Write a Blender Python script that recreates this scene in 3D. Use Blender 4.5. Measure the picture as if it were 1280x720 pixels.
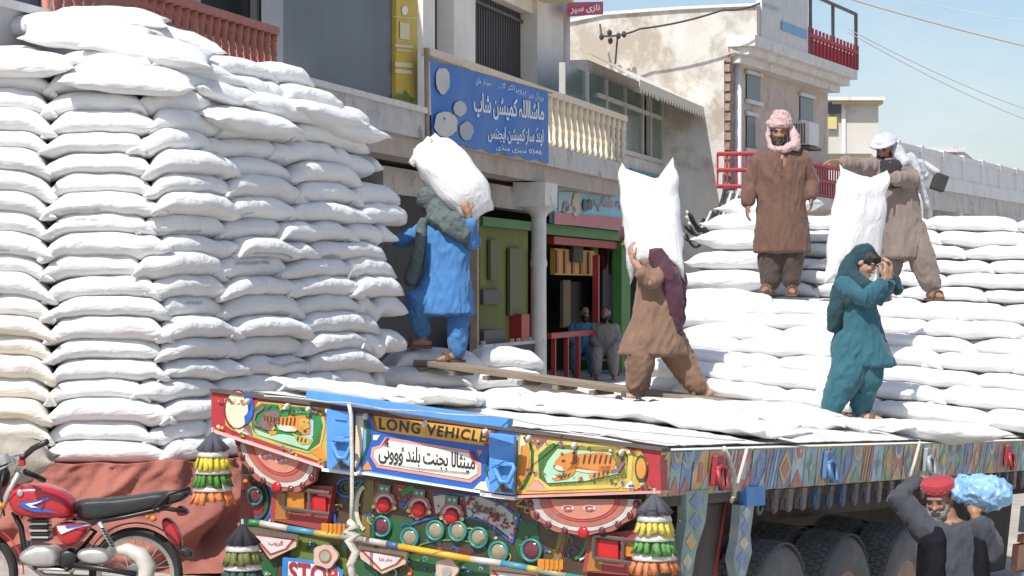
import bpy, math, random
import numpy as np
from mathutils import Vector, Matrix, noise
R = math.radians
sc = bpy.context.scene
for o in list(bpy.data.objects): bpy.data.objects.remove(o)
COL = sc.collection
# ---------------------------------------------------------------- camera, sky, sun, exposure
FPX = 85 / 36 * 1280; CZ = 2.6            # 85 mm lens, eye 2.6 m above the road datum
cam = bpy.data.cameras.new('camera'); cam.lens = 85; cam.sensor_width = 36; cam.clip_end = 3000
co = bpy.data.objects.new('camera', cam); COL.objects.link(co)
co.location = (0, 0, CZ); co.rotation_euler = (R(90), 0, 0); sc.camera = co
SUN = Vector((-.27, -.56, .78)).normalized()
w = bpy.data.worlds.new('World'); sc.world = w; w.use_nodes = True
nt = w.node_tree; bg = nt.nodes['Background']
sky = nt.nodes.new('ShaderNodeTexSky'); sky.sky_type = 'NISHITA'; sky.sun_disc = False
sky.sun_elevation = math.asin(SUN.z); sky.sun_rotation = math.atan2(SUN.x, SUN.y)
sky.air_density = 1.0; sky.dust_density = 1.8; sky.ozone_density = 1.8; sky.altitude = 300
tcw = nt.nodes.new('ShaderNodeTexCoord'); mpw = nt.nodes.new('ShaderNodeMapping'); mpw.inputs['Scale'].default_value = (1, 1, 2.4); nzw = nt.nodes.new('ShaderNodeTexNoise'); nzw.inputs['Scale'].default_value = 5.5; nzw.inputs['Detail'].default_value = 7; nzw.inputs['Roughness'].default_value = .58
rgw = nt.nodes.new('ShaderNodeMapRange'); rgw.inputs['From Min'].default_value = .44; rgw.inputs['From Max'].default_value = .78; rgw.inputs['To Max'].default_value = .6; mxw = nt.nodes.new('ShaderNodeMix'); mxw.data_type = 'RGBA'; mxw.inputs['B'].default_value = (6.6, 6.8, 7.2, 1)
nt.links.new(tcw.outputs['Generated'], mpw.inputs[0]); nt.links.new(mpw.outputs[0], nzw.inputs['Vector']); nt.links.new(nzw.outputs['Fac'], rgw.inputs[0]); nt.links.new(rgw.outputs[0], mxw.inputs['Factor']); nt.links.new(sky.outputs[0], mxw.inputs['A'])      # thin high cloud
nt.links.new(mxw.outputs['Result'], bg.inputs[0]); bg.inputs[1].default_value = .10
sl = bpy.data.lights.new('sun', 'SUN'); sl.energy = 3.7; sl.angle = R(.55); sl.color = (1, .965, .91)
so = bpy.data.objects.new('sun', sl); COL.objects.link(so); so.rotation_euler = SUN.to_track_quat('Z', 'Y').to_euler()
sc.view_settings.view_transform = 'Standard'; sc.view_settings.look = 'None'
sc.view_settings.exposure = .52; sc.view_settings.gamma = 1
sc.cycles.max_bounces = 6; sc.cycles.diffuse_bounces = 3

# ---------------------------------------------------------------- helpers
def P(px, py, d): return Vector(((px - 640) / FPX * d, d, CZ - (py - 360) / FPX * d))
WM = {}
def tag(o, label=None, cat=None, group=None, kind=None):
    if label: o['label'] = label
    if cat: o['category'] = cat
    if group: o['group'] = group
    if kind: o['kind'] = kind
    return o
def empty(name, M):
    o = bpy.data.objects.new(name, None); COL.objects.link(o); o.empty_display_size = .2
    if isinstance(M, Vector): M = Matrix.Translation(M)
    o.matrix_world = M; WM[o] = M.copy(); return o
def put(name, me, parent=None, local=False, M=None):
    o = bpy.data.objects.new(name, me); COL.objects.link(o)
    if parent is not None:
        o.parent = parent
        if local: WM[o] = WM[parent]
        else: o.matrix_parent_inverse = WM[parent].inverted(); WM[o] = Matrix.Identity(4)
        if M is not None: o.matrix_basis = M; WM[o] = WM[o] @ M
    else:
        WM[o] = M.copy() if M is not None else Matrix.Identity(4)
        if M is not None: o.matrix_world = M
    return o
class Fr:
    """a local frame; pr() puts a sight line on the frame's plane  axis = off"""
    def __init__(s, M): s.M = M; s.I = M.inverted(); s.o = s.I @ Vector((0, 0, CZ))
    def pr(s, px, py, off=0., ax=1):
        t = s.I @ P(px, py, 10.) - s.o
        return s.o + t * ((off - s.o[ax]) / t[ax])
def frame(org, X, Y):
    X = Vector(X).normalized(); Y = Vector(Y); Y = (Y - X * X.dot(Y)).normalized(); Z = X.cross(Y)
    M = Matrix.Identity(4)
    for i in range(3): M[i][0], M[i][1], M[i][2], M[i][3] = X[i], Y[i], Z[i], org[i]
    return M
class MB:
    def __init__(s, c=(.8, .8, .8)): s.v = []; s.f = []; s.c = []; s.cur = c
    def add(s, vs, fs, c=None):
        b = len(s.v); s.v += [tuple(v) for v in vs]; c = c or s.cur
        for f in fs: s.f.append(tuple(i + b for i in f)); s.c.append(c)
        return s
    def box(s, c, size, rot=None, col=None, taper=1.):
        x, y, z = size[0] / 2, size[1] / 2, size[2] / 2; vs = []
        for dz in (-1, 1):
            k = taper if dz > 0 else 1
            for dx, dy in ((-1, -1), (1, -1), (1, 1), (-1, 1)):
                v = Vector((dx * x * k, dy * y * k, dz * z)); v = rot @ v if rot else v; vs.append(Vector(c) + v)
        return s.add(vs, [(3, 2, 1, 0), (4, 5, 6, 7), (0, 1, 5, 4), (1, 2, 6, 5), (2, 3, 7, 6), (3, 0, 4, 7)], col)
    def bx(s, a, b, col=None):
        return s.box([(a[i] + b[i]) / 2 for i in range(3)], [abs(b[i] - a[i]) for i in range(3)], None, col)
    def tube(s, pts, r, n=8, col=None, cap=True, flat=1.):
        pts = [Vector(p) for p in pts]; m = len(pts); rs = r if isinstance(r, (list, tuple)) else [r] * m
        vs = []; fs = []; u = None
        for i, p in enumerate(pts):
            t = (pts[min(i + 1, m - 1)] - pts[max(i - 1, 0)])
            t = t.normalized() if t.length > 1e-9 else Vector((0, 0, 1))
            if u is None: u = t.orthogonal().normalized()
            u = (u - t * u.dot(t)); u = u.normalized() if u.length > 1e-6 else t.orthogonal().normalized(); q = t.cross(u)
            for k in range(n):
                a = 2 * math.pi * k / n; vs.append(p + u * math.cos(a) * rs[i] + q * math.sin(a) * rs[i] * flat)
        for i in range(m - 1):
            for k in range(n):
                k2 = (k + 1) % n; fs.append((i * n + k, i * n + k2, (i + 1) * n + k2, (i + 1) * n + k))
        if cap: fs.append(tuple(range(n))[::-1]); fs.append(tuple((m - 1) * n + k for k in range(n)))
        return s.add(vs, fs, col)
    def limb(s, pts, rs, n=12):            # a tube with round ends
        pts = [Vector(p) for p in pts]; a = (pts[0] - pts[1]).normalized(); b = (pts[-1] - pts[-2]).normalized(); r0, r1 = rs[0], rs[-1]
        pp = [pts[0] + a * r0 * .95, pts[0] + a * r0 * .7] + pts + [pts[-1] + b * r1 * .7, pts[-1] + b * r1 * .95]
        return s.tube(pp, [r0 * .3, r0 * .72] + list(rs) + [r1 * .72, r1 * .3], n)
    def lathe(s, prof, M=None, n=20, col=None, cap=True):
        M = M or Matrix.Identity(4); vs = []; fs = []; m = len(prof)
        for r, h in prof:
            for k in range(n):
                a = 2 * math.pi * k / n; vs.append(M @ Vector((r * math.cos(a), r * math.sin(a), h)))
        for i in range(m - 1):
            for k in range(n):
                k2 = (k + 1) % n; fs.append((i * n + k, i * n + k2, (i + 1) * n + k2, (i + 1) * n + k))
        if cap: fs.append(tuple(range(n))[::-1]); fs.append(tuple((m - 1) * n + k for k in range(n)))
        return s.add(vs, fs, col)
    def ell(s, c, r, M=None, nu=12, nv=8, col=None):
        vs = []; fs = []; c = Vector(c)
        for j in range(nv + 1):
            th = math.pi * (j + .02) / (nv + .04)
            for k in range(nu):
                a = 2 * math.pi * k / nu; v = Vector((r[0] * math.sin(th) * math.cos(a), r[1] * math.sin(th) * math.sin(a), -r[2] * math.cos(th)))
                vs.append(c + (M @ v if M else v))
        for j in range(nv):
            for k in range(nu): k2 = (k + 1) % nu; fs.append((j * nu + k, j * nu + k2, (j + 1) * nu + k2, (j + 1) * nu + k))
        fs.append(tuple(range(nu))[::-1]); fs.append(tuple(nv * nu + k for k in range(nu)))
        return s.add(vs, fs, col)
    def prism(s, pts, vec, col=None):
        pts = [Vector(p) for p in pts]; n = len(pts); vec = Vector(vec)
        return s.add(pts + [p + vec for p in pts], [tuple(range(n))[::-1], tuple(range(n, 2 * n))] + [(i, (i + 1) % n, n + (i + 1) % n, n + i) for i in range(n)], col)
    def loft(s, rings, col=None, cap=True):
        n = len(rings[0]); vs = [p for r in rings for p in r]; fs = []
        for i in range(len(rings) - 1):
            for k in range(n): k2 = (k + 1) % n; fs.append((i * n + k, i * n + k2, (i + 1) * n + k2, (i + 1) * n + k))
        if cap: fs.append(tuple(range(n))[::-1]); fs.append(tuple((len(rings) - 1) * n + k for k in range(n)))
        return s.add(vs, fs, col)
    def mesh(s, name, mat, smooth=False):
        me = bpy.data.meshes.new(name); me.from_pydata(s.v, [], s.f)
        ca = me.color_attributes.new('Col', 'FLOAT_COLOR', 'CORNER')
        arr = np.ones((len(me.loops), 4), np.float32); i = 0
        for f, c in zip(s.f, s.c): arr[i:i + len(f), :3] = c[:3]; i += len(f)
        ca.data.foreach_set('color', arr.ravel())
        me.materials.append(mat)
        if smooth: me.polygons.foreach_set('use_smooth', [True] * len(me.polygons))
        me.update(); return me
    def build(s, name, mat, parent=None, local=False, smooth=False, bevel=0, M=None, auto=False):
        o = put(name, s.mesh(name, mat, smooth), parent, local, M)
        if auto: sm = o.data; sm.polygons.foreach_set('use_smooth', [True] * len(sm.polygons)); sm.set_sharp_from_angle(angle=R(40))
        if bevel: b = o.modifiers.new('bevel', 'BEVEL'); b.width = bevel; b.segments = 2; b.limit_method = 'ANGLE'
        return o
def mat(name, c=(.5, .5, .5), rough=.6, metal=0., var=.12, vs=5., bump=0., bs=40., vcol=False, rnd=0., wear_or_glint=None, wear_or_glint_amt=.0, ws=3., wave=None, tint=None, spec=.5, alpha=None, emit=None, stretch=(1, 1, 1), trans=0., sheen=0.):
    m = bpy.data.materials.new(name); m.use_nodes = True; t = m.node_tree; N = t.nodes; L = t.links.new
    b = N['Principled BSDF']; b.inputs['Roughness'].default_value = rough; b.inputs['Metallic'].default_value = metal
    b.inputs['Specular IOR Level'].default_value = spec
    tc = N.new('ShaderNodeTexCoord'); mp = N.new('ShaderNodeMapping'); mp.inputs['Scale'].default_value = stretch; L(tc.outputs['Object'], mp.inputs[0])
    def nz(scale, det=5., ro=.6):
        n = N.new('ShaderNodeTexNoise'); n.inputs['Scale'].default_value = scale; n.inputs['Detail'].default_value = det; n.inputs['Roughness'].default_value = ro; L(mp.outputs[0], n.inputs['Vector']); return n.outputs['Fac']
    if vcol: a = N.new('ShaderNodeAttribute'); a.attribute_name = 'Col'; cs = a.outputs['Color']
    else: a = N.new('ShaderNodeRGB'); a.outputs[0].default_value = (*c, 1); cs = a.outputs[0]
    def mul(cs, fac, lo, hi):
        r = N.new('ShaderNodeMapRange'); r.inputs['From Min'].default_value = .25; r.inputs['From Max'].default_value = .75
        r.inputs['To Min'].default_value = lo; r.inputs['To Max'].default_value = hi; L(fac, r.inputs[0])
        v = N.new('ShaderNodeVectorMath'); v.operation = 'SCALE'; L(cs, v.inputs[0]); L(r.outputs[0], v.inputs['Scale']); return v.outputs[0]
    if var: cs = mul(cs, nz(vs), 1 - var, 1 + var)
    if rnd:
        oi = N.new('ShaderNodeObjectInfo'); r = N.new('ShaderNodeMapRange'); r.inputs['To Min'].default_value = 1 - rnd; r.inputs['To Max'].default_value = 1 + rnd; L(oi.outputs['Random'], r.inputs[0])
        v = N.new('ShaderNodeVectorMath'); v.operation = 'SCALE'; L(cs, v.inputs[0]); L(r.outputs[0], v.inputs['Scale']); cs = v.outputs[0]
    if wear_or_glint:
        f = nz(ws, 8., .72); r = N.new('ShaderNodeMapRange'); r.inputs['From Min'].default_value = .64 - wear_or_glint_amt; r.inputs['From Max'].default_value = .74 - wear_or_glint_amt; L(f, r.inputs[0])
        mx = N.new('ShaderNodeMix'); mx.data_type = 'RGBA'; L(r.outputs[0], mx.inputs['Factor']); L(cs, mx.inputs['A']); mx.inputs['B'].default_value = (*wear_or_glint, 1); cs = mx.outputs['Result']
    L(cs, b.inputs['Base Color'])
    if bump:
        bn = N.new('ShaderNodeBump'); bn.inputs['Strength'].default_value = bump; bn.inputs['Distance'].default_value = .02; L(nz(bs, 6.), bn.inputs['Height']); L(bn.outputs[0], b.inputs['Normal'])
    if trans: b.inputs['Transmission Weight'].default_value = trans
    if alpha is not None: b.inputs['Alpha'].default_value = alpha
    if sheen: b.inputs['Sheen Weight'].default_value = sheen
    return m
ORD = ['lowest', 'second', 'third', 'fourth', 'fifth', 'sixth', 'seventh', 'eighth', 'ninth', 'tenth', 'eleventh', 'twelfth', 'thirteenth', 'fourteenth', 'fifteenth', 'sixteenth', 'seventeenth', 'eighteenth', 'nineteenth', 'twentieth', 'twenty-first', 'twenty-second', 'twenty-third', 'twenty-fourth']
ORD1 = ['first'] + ORD[1:]
# Arabic-script lettering: joined forms, laid right to left
_AR = {}
for ch, base, k in [('ا', 0xFE8D, 2), ('ب', 0xFE8F, 4), ('ت', 0xFE95, 4), ('ث', 0xFE99, 4), ('ج', 0xFE9D, 4), ('خ', 0xFEA5, 4), ('د', 0xFEA9, 2), ('ر', 0xFEAD, 2), ('ز', 0xFEAF, 2), ('س', 0xFEB1, 4), ('ش', 0xFEB5, 4), ('ف', 0xFED1, 4), ('ل', 0xFEDD, 4), ('م', 0xFEE1, 4), ('ن', 0xFEE5, 4), ('و', 0xFEED, 2), ('پ', 0xFB56, 4), ('ٹ', 0xFB66, 4), ('ک', 0xFB8E, 4), ('گ', 0xFB92, 4), ('ی', 0xFBFC, 4), ('ہ', 0xFBA6, 4), ('ڈ', 0xFB88, 2), ('ع', 0xFEC9, 4), ('ق', 0xFED5, 4), ('ط', 0xFEC1, 4), ('ئ', 0xFE89, 4)]: _AR[ch] = (base, k)
def arabic(t):
    out = []
    for i, ch in enumerate(t):
        if ch not in _AR: out.append(ch); continue
        base, k = _AR[ch]
        pj = i > 0 and t[i - 1] in _AR and _AR[t[i - 1]][1] == 4; nj = k == 4 and i + 1 < len(t) and t[i + 1] in _AR
        out.append(chr(base + (3 if pj and nj else 2 if nj else 1 if pj else 0)))
    return ''.join(out[::-1])
def glyphs(body, spacing=1., bold=0.):
    c = bpy.data.curves.new('t', 'FONT'); c.body = body; c.resolution_u = 3; c.space_character = spacing; c.offset = bold
    o = bpy.data.objects.new('t', c); COL.objects.link(o)
    me = bpy.data.meshes.new_from_object(o.evaluated_get(bpy.context.evaluated_depsgraph_get()))
    vs = [(v.co.x, v.co.y) for v in me.vertices]; fs = [tuple(p.vertices) for p in me.polygons]
    bpy.data.objects.remove(o); bpy.data.curves.remove(c); bpy.data.meshes.remove(me)
    xs = [v[0] for v in vs]; ys = [v[1] for v in vs]; x0, x1, y0, y1 = min(xs), max(xs), min(ys), max(ys)
    return [((x - x0) / (x1 - x0), (y - y0) / (y1 - y0)) for x, y in vs], fs
def lettering(mb, body, q, fn, col, spacing=1., bold=0.):
    """body spread over the pixel quad q = TL, TR, BR, BL; fn(px, py) gives the 3D point on its surface"""
    vs, fs = glyphs(body, spacing, bold); out = []
    for u, v in vs:
        tx, ty = q[3][0] + (q[2][0] - q[3][0]) * u, q[3][1] + (q[2][1] - q[3][1]) * u
        sx, sy = q[0][0] + (q[1][0] - q[0][0]) * u, q[0][1] + (q[1][1] - q[0][1]) * u
        out.append(fn(tx + (sx - tx) * v, ty + (sy - ty) * v))
    mb.add(out, fs, col)
def disc(mb, cx, cy, rx, ry, fn, col, n=20, a0=0., a1=360., r0=0.):
    m = n if a1 - a0 < 360 else n
    an = [R(a0 + (a1 - a0) * i / m) for i in range(m + (1 if a1 - a0 < 360 else 0))]
    pts = [fn(cx + rx * math.cos(a), cy + ry * math.sin(a)) for a in an]
    if r0 == 0:
        mb.add(pts, [tuple(range(len(pts)))], col)
    else:
        inn = [fn(cx + rx * r0 * math.cos(a), cy + ry * r0 * math.sin(a)) for a in an]; k = len(pts)
        rng = range(k - 1) if a1 - a0 < 360 else range(k)
        mb.add(pts + inn, [(i, (i + 1) % k, k + (i + 1) % k, k + i) for i in rng], col)
def flat(mb, pts, fn, col): mb.add([fn(*p) for p in pts], [tuple(range(len(pts)))], col)
# trailer frame (it leans with the road): x right, y forward, z up, origin rear middle of deck
RC = P(825, 563, 12.0)
A_ = Vector((.444, .895, -.049)).normalized(); W_ = Vector((-.893, .44, .091)); W_ = (W_ - A_ * A_.dot(W_)).normalized()
TW = 2.64
TF = Fr(frame(RC + W_ * TW / 2, -W_, A_)); TM = TF.M
def ground_z(x, y):
    n = TM.to_3x3() @ Vector((0, 0, 1)); p0 = TM @ Vector((0, 4, -1.625)); x = max(-9, min(9, x)); y = max(2, min(40, y))
    return p0.z - (n.x * (x - p0.x) + n.y * (y - p0.y)) / n.z
# street frontage frame: x along the street (away), y into the building, z up
FF = Fr(frame(Vector((.4695 * 37 / 33, 37., 0)), (.2439, .9698, 0), (-.9698, .2439, 0)))
# ---------------------------------------------------------------- materials
m_road = mat('road_dust', (.42, .38, .33), .9, var=.3, vs=.8, bump=.5, bs=30, wear_or_glint=(.33, .30, .26), wear_or_glint_amt=.1, ws=1.5)
m_plaster = mat('cream_plaster', (.80, .76, .69), .85, var=.12, vs=2., bump=.2, bs=14, wear_or_glint=(.42, .38, .33), wear_or_glint_amt=.02, ws=1.2)
m_stain = mat('stained_whitewash', (.60, .575, .53), .9, var=.2, vs=1.1, bump=.5, bs=7, wear_or_glint=(.40, .345, .28), wear_or_glint_amt=.15, ws=.7, stretch=(1, 1, .8))
m_tan = mat('brown_brick_render', (.55, .47, .41), .9, var=.2, vs=2.5, bump=.3, bs=12, wear_or_glint=(.30, .25, .22), wear_or_glint_amt=.08, ws=1.1)
m_conc = mat('weathered_concrete', (.54, .52, .50), .9, var=.2, vs=2.2, bump=.35, bs=16, wear_or_glint=(.25, .23, .22), wear_or_glint_amt=.1, ws=1.4)
m_conc2 = mat('pale_concrete', (.68, .66, .63), .9, var=.16, vs=3, bump=.3, bs=20, wear_or_glint=(.38, .36, .33), wear_or_glint_amt=.06, ws=2.)
m_soffit = mat('timber_soffit', (.44, .37, .32), .85, var=.2, vs=3, bump=.2, bs=20)
m_terra = mat('terracotta_paint', (.42, .16, .12), .7, var=.2, vs=8, wear_or_glint=(.45, .32, .27), wear_or_glint_amt=.02, ws=9)
m_rail = mat('cream_baluster', (.74, .64, .48), .8, var=.2, vs=8, wear_or_glint=(.4, .32, .24), wear_or_glint_amt=.05, ws=8)
m_darkglass = mat('dark_glazing', (.055, .068, .085), .28, var=.2, vs=1.2)
m_shutter = mat('slate_panel', (.115, .13, .15), .5, var=.3, vs=.7, bump=.05, bs=3, wear_or_glint=(.17, .18, .19), wear_or_glint_amt=.03, ws=.9)
m_bars = mat('dark_bars', (.10, .09, .085), .6, var=.2)
m_green_glass = mat('green_window_glass', (.09, .13, .125), .2, var=.25, vs=1.5)
m_frame = mat('aluminium_frame', (.55, .55, .52), .45, metal=.3, var=.08)
m_paint = mat('painted', rough=.6, vcol=True, var=.14, vs=6, bump=.08, bs=50)
m_sign = mat('sign_print', rough=.6, vcol=True, var=.1, vs=4, wear_or_glint=(.5, .55, .62), wear_or_glint_amt=-.03, ws=5)
m_awn = mat('awning_cloth', (.62, .58, .50), .9, var=.15, vs=3, bump=.2, bs=25)
m_olive = mat('olive_wall', (.17, .18, .045), .8, var=.2, vs=1.5)
m_redp = mat('red_paint', (.36, .03, .03), .5, var=.2, vs=4)
m_greenp = mat('green_paint', (.06, .20, .045), .55, var=.2, vs=4)
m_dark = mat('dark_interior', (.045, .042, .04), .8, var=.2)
m_wood = mat('raw_timber', (.36, .28, .20), .8, var=.3, vs=5, bump=.4, bs=30, stretch=(1, 1, 1))
m_cable = mat('black_cable', (.03, .03, .03), .6, var=.1)
m_cable2 = mat('pale_cable', (.55, .53, .5), .7, var=.1)
m_orange = mat('orange_cable', (.62, .38, .16), .6, var=.05)
m_redrail = mat('crimson_rail', (.40, .05, .07), .6, var=.2, vs=5)
m_white = mat('white_masonry', (.74, .74, .74), .85, var=.1, vs=1.2, wear_or_glint=(.5, .48, .46), wear_or_glint_amt=.02, ws=1.)
m_ac = mat('ac_casing', (.68, .68, .68), .5, var=.08)

# ---------------------------------------------------------------- ground
mb = MB(); n = 60
xs = [-400, -150, -60, -30, -18] + [-12 + i * .8 for i in range(31)] + [18, 30, 60, 150, 400]
ys = [-60, -20, -5, 2] + [4 + i * 1.2 for i in range(34)] + [60, 90, 150, 300, 600]
mb.add([(x, y, ground_z(x, y) + .02 * noise.noise((x * .7, y * .7, 0))) for y in ys for x in xs], [(j * len(xs) + i, j * len(xs) + i + 1, (j + 1) * len(xs) + i + 1, (j + 1) * len(xs) + i) for j in range(len(ys) - 1) for i in range(len(xs) - 1)])
tag(mb.build('ground', m_road, smooth=True), kind='structure')

# ---------------------------------------------------------------- left building with shops below
fp = lambda px, py, off=0.: FF.pr(px, py, off)
SZ = fp(440, 115).z                      # top of the balcony slab
A = empty('shop_building', FF.M)
tag(A, 'grey plastered shop building with balcony slab, barred windows and open shop below', 'building')
def part(name, m, mk, parent=A, **k): b = MB(); mk(b); return b.build(name, m, parent, True, **k)
q = lambda px, off=0.: fp(px, 300, off).x
xL = q(-60); xR = q(786); XW = q(700, 1.2); ZT = 9.2
part('balcony_slab', m_conc, lambda b: b.bx((xL, 0, SZ - .36), (xR, 1.6, SZ - .04)))
part('slab_nosing', m_conc2, lambda b: b.bx((xL, -.05, SZ - .04), (q(530), 1.2, SZ + .03)))
part('edge_beam', m_soffit, lambda b: (b.bx((q(470), .1, SZ - .62), (xR - .3, .5, SZ - .362)), b.bx((q(470), .5, SZ - .52), (xR - .5, 2.0, SZ - .362))))
part('lower_lintel', m_conc, lambda b: b.bx((q(470, 1), .9, SZ - .98), (q(697, 1), 1.2, SZ - .625)))
# upper wall: pilasters between the openings
zb = SZ + .0
for a, bb in ((522, 537), (561, 588), (666, 699)):
    part('pilaster', m_plaster, lambda b: b.bx((q(a, 1.2), 1.12, zb), (q(bb, 1.2), 1.6, ZT)))
part('wall', m_plaster, lambda b: b.bx((xL, 1.6, zb), (XW, 1.9, ZT)))
part('window_head', m_plaster, lambda b: b.bx((q(588, 1.2), 1.2, fp(640, 5, 1.2).z), (q(666, 1.2), 1.6, ZT)))
part('end_wall', m_plaster, lambda b: b.bx((XW - .3, 1.9, SZ - .3), (XW, 9, ZT)))
part('cornice', mat('yellow_cornice', (.62, .52, .30), .8), lambda b: b.bx((q(672, .8), .6, fp(700, 2, .8).z), (q(703, .8), 1.6, ZT + .2)))
for a, bb in ((537, 561), (588, 666)):
    x0, x1 = q(a, 1.4), q(bb, 1.4); wn = part('window', m_darkglass, lambda b: b.bx((x0, 1.45, zb + .4), (x1, 1.55, ZT)))
    k = int((x1 - x0) / .16)
    for i in range(k + 1):
        b = MB(); b.box((x0 + (x1 - x0) * i / max(k, 1), 1.4, (zb + .4 + ZT) / 2), (.03, .03, ZT - zb - .4)); b.build('bar', m_bars, wn, True)
    for z in (zb + 1.3, zb + 2.3): b = MB(); b.box(((x0 + x1) / 2, 1.38, z), (x1 - x0, .03, .05)); b.build('bar', m_bars, wn, True)
# big slate panel and yellow banner
x0, x1 = q(354, .25), q(490, .25)
part('slate_panel', m_shutter, lambda b: b.bx((x0, .25, SZ + .03), (x1, .5, ZT)))
ban = part('yellow_banner', m_sign, lambda b: b.bx((x1 + .01, .2, fp(505, 128, .2).z), (q(522, .2), .26, ZT), (.62, .42, .05)))
b = MB(); fn = lambda x, y: fp(x, y, .19)
disc(b, 506, 13, 4, 6, fn, (.85, .82, .7), 10)
for y0, y1, xa, xb in ((27, 48, 500, 512), (55, 58, 494, 516), (61, 63, 496, 514), (77, 83, 494, 516), (86, 91, 494, 515), (20, 21, 492, 519)): flat(b, [(xa, y0), (xb, y0 + 2), (xb, y1 + 2), (xa, y1)], fn, (.72, .63, .38))
flat(b, [(492, 122), (498, 116), (503, 119), (507, 112), (512, 120), (518, 124), (516, 128), (500, 124)], fn, (.12, .2, .04))
b.build('banner_print', m_sign, ban, True)
# doors behind the red balustrade
x0 = q(-40, 1.1)
part('glazed_front', m_darkglass, lambda b: b.bx((x0, 1.1, SZ), (q(352, 1.1), 1.2, ZT)))
for px in (58, 245, 318, 344):
    part('mullion', m_frame, lambda b: b.box((q(px, 1.05), 1.05, SZ + 2), (.07, .08, 4)))
bal = part('hand_rail', m_terra, lambda b: b.bx((xL + 2, .04, fp(310, 23).z - .06), (q(354), .14, fp(310, 23).z + .02)))
zr = fp(310, 23).z - .06; prof = [(.035, 0), (.035, .08), (.024, .1), (.032, .3), (.024, .36), (.034, .46), (.024, .56), (.032, .7), (.024, .76), (.035, .8), (.035, 1)]
def balusters(x0, x1, step, z0, z1, m, yy, r=1.):
    b = MB(); b.lathe([(rr * r, h * (z1 - z0)) for rr, h in prof], n=8); me = b.mesh('baluster', m, True); i = 0
    x = x0
    while x < x1: put('baluster', me, A, True, Matrix.Translation((x, yy, z0))); x += step
balusters(q(70), q(356), .205, SZ + .03, zr, m_terra, .09, 1.25)
# cream balustrade at the far end of the slab
zr2 = fp(730, 128).z
part('hand_rail', m_rail, lambda b: b.bx((q(540), .02, zr2 - .07), (xR, .14, zr2 + .03)))
balusters(q(692), xR, .44, SZ - .02, zr2 - .07, m_rail, .08, 1.9)
# column and timber post
xc = fp(683, 300).x
part('column', m_conc2, lambda b: (b.lathe([(.17, .2), (.17, .4), (.125, .45), (.115, 2.9), (.13, 2.95), (.13, 3.0), (.115, 3.05), (.115, SZ - 1.16)], Matrix.Translation((xc, .12, 0)), 20)), smooth=False, auto=True)
part('capital', m_conc2, lambda b: (b.lathe([(.115, 0), (.15, .06), (.24, .12), (.3, .16)], Matrix.Translation((xc, .12, SZ - 1.16)), 20), b.bx((xc - .5, -.1, SZ - 1.0), (xc + .32, .4, SZ - .64))), auto=True)
xp = fp(593, 330, .3).x
part('timber_post', m_wood, lambda b: b.box((xp, .3, 1.9), (.11, .11, 3.7)))
part('drain_pipe', m_conc2, lambda b: b.tube([(XW + .07, 1.1, ZT - .5), (XW + .07, 1.1, 4.6), (XW + .2, 1.0, 4.2)], .07, 10), smooth=True)
# shop interior
S0, S1 = q(480, 0.65), q(800, 0.65)
part('shop_floor', m_conc, lambda b: b.bx((S0, -.1, .02), (S1, 6, .98)))
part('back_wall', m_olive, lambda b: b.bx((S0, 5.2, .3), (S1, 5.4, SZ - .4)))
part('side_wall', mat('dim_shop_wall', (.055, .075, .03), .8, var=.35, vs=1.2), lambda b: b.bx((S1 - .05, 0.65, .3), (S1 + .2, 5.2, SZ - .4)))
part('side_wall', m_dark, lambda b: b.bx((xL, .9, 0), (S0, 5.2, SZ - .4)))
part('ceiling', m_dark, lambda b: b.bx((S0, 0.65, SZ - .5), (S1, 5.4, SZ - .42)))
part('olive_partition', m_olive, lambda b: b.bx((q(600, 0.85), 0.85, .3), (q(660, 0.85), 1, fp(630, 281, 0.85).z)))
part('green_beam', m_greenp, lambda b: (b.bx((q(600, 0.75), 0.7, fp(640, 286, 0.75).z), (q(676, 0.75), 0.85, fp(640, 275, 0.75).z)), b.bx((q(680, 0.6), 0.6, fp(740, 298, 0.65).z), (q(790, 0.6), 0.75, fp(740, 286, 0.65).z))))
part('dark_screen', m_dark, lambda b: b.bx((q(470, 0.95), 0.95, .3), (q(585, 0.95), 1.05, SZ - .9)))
for px in (668, 745): part('red_post', m_redp, lambda b: b.box((q(px, 0.75), 0.75, 1.75), (.11, .11, 2.9)))
part('red_lintel', m_redp, lambda b: b.bx((q(690, 0.75), 0.71, fp(730, 308, 0.75).z), (q(776, 0.75), 0.83, fp(730, 299, 0.75).z)))
part('yellow_panel', mat('yellow_panel', (.42, .30, .04), .6), lambda b: b.bx((q(692, 0.95), 0.93, fp(715, 344, 0.95).z), (q(742, 0.95), 1.01, fp(715, 312, 0.95).z)))
part('hanging_board', m_dark, lambda b: b.bx((q(717, 0.85), 0.85, fp(723, 328, 0.85).z), (q(729, 0.85), 0.91, fp(723, 305, 0.85).z)))
part('green_jamb', m_greenp, lambda b: b.bx((q(777, 0.63), 0.63, .3), (q(788, 0.63), 0.8, fp(780, 296, 0.65).z)))
zrr = fp(730, 416, 0.45).z
part('red_rail', m_redp, lambda b: b.bx((q(688, 0.45), 0.43, zrr - .05), (q(774, 0.45), 0.51, zrr + .04)))
for px in (692, 708, 722, 772): part('red_rail_post', m_redp, lambda b: b.box((q(px, 0.47), 0.47, (zrr + .98) / 2), (.07, .07, zrr - .98)))
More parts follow.
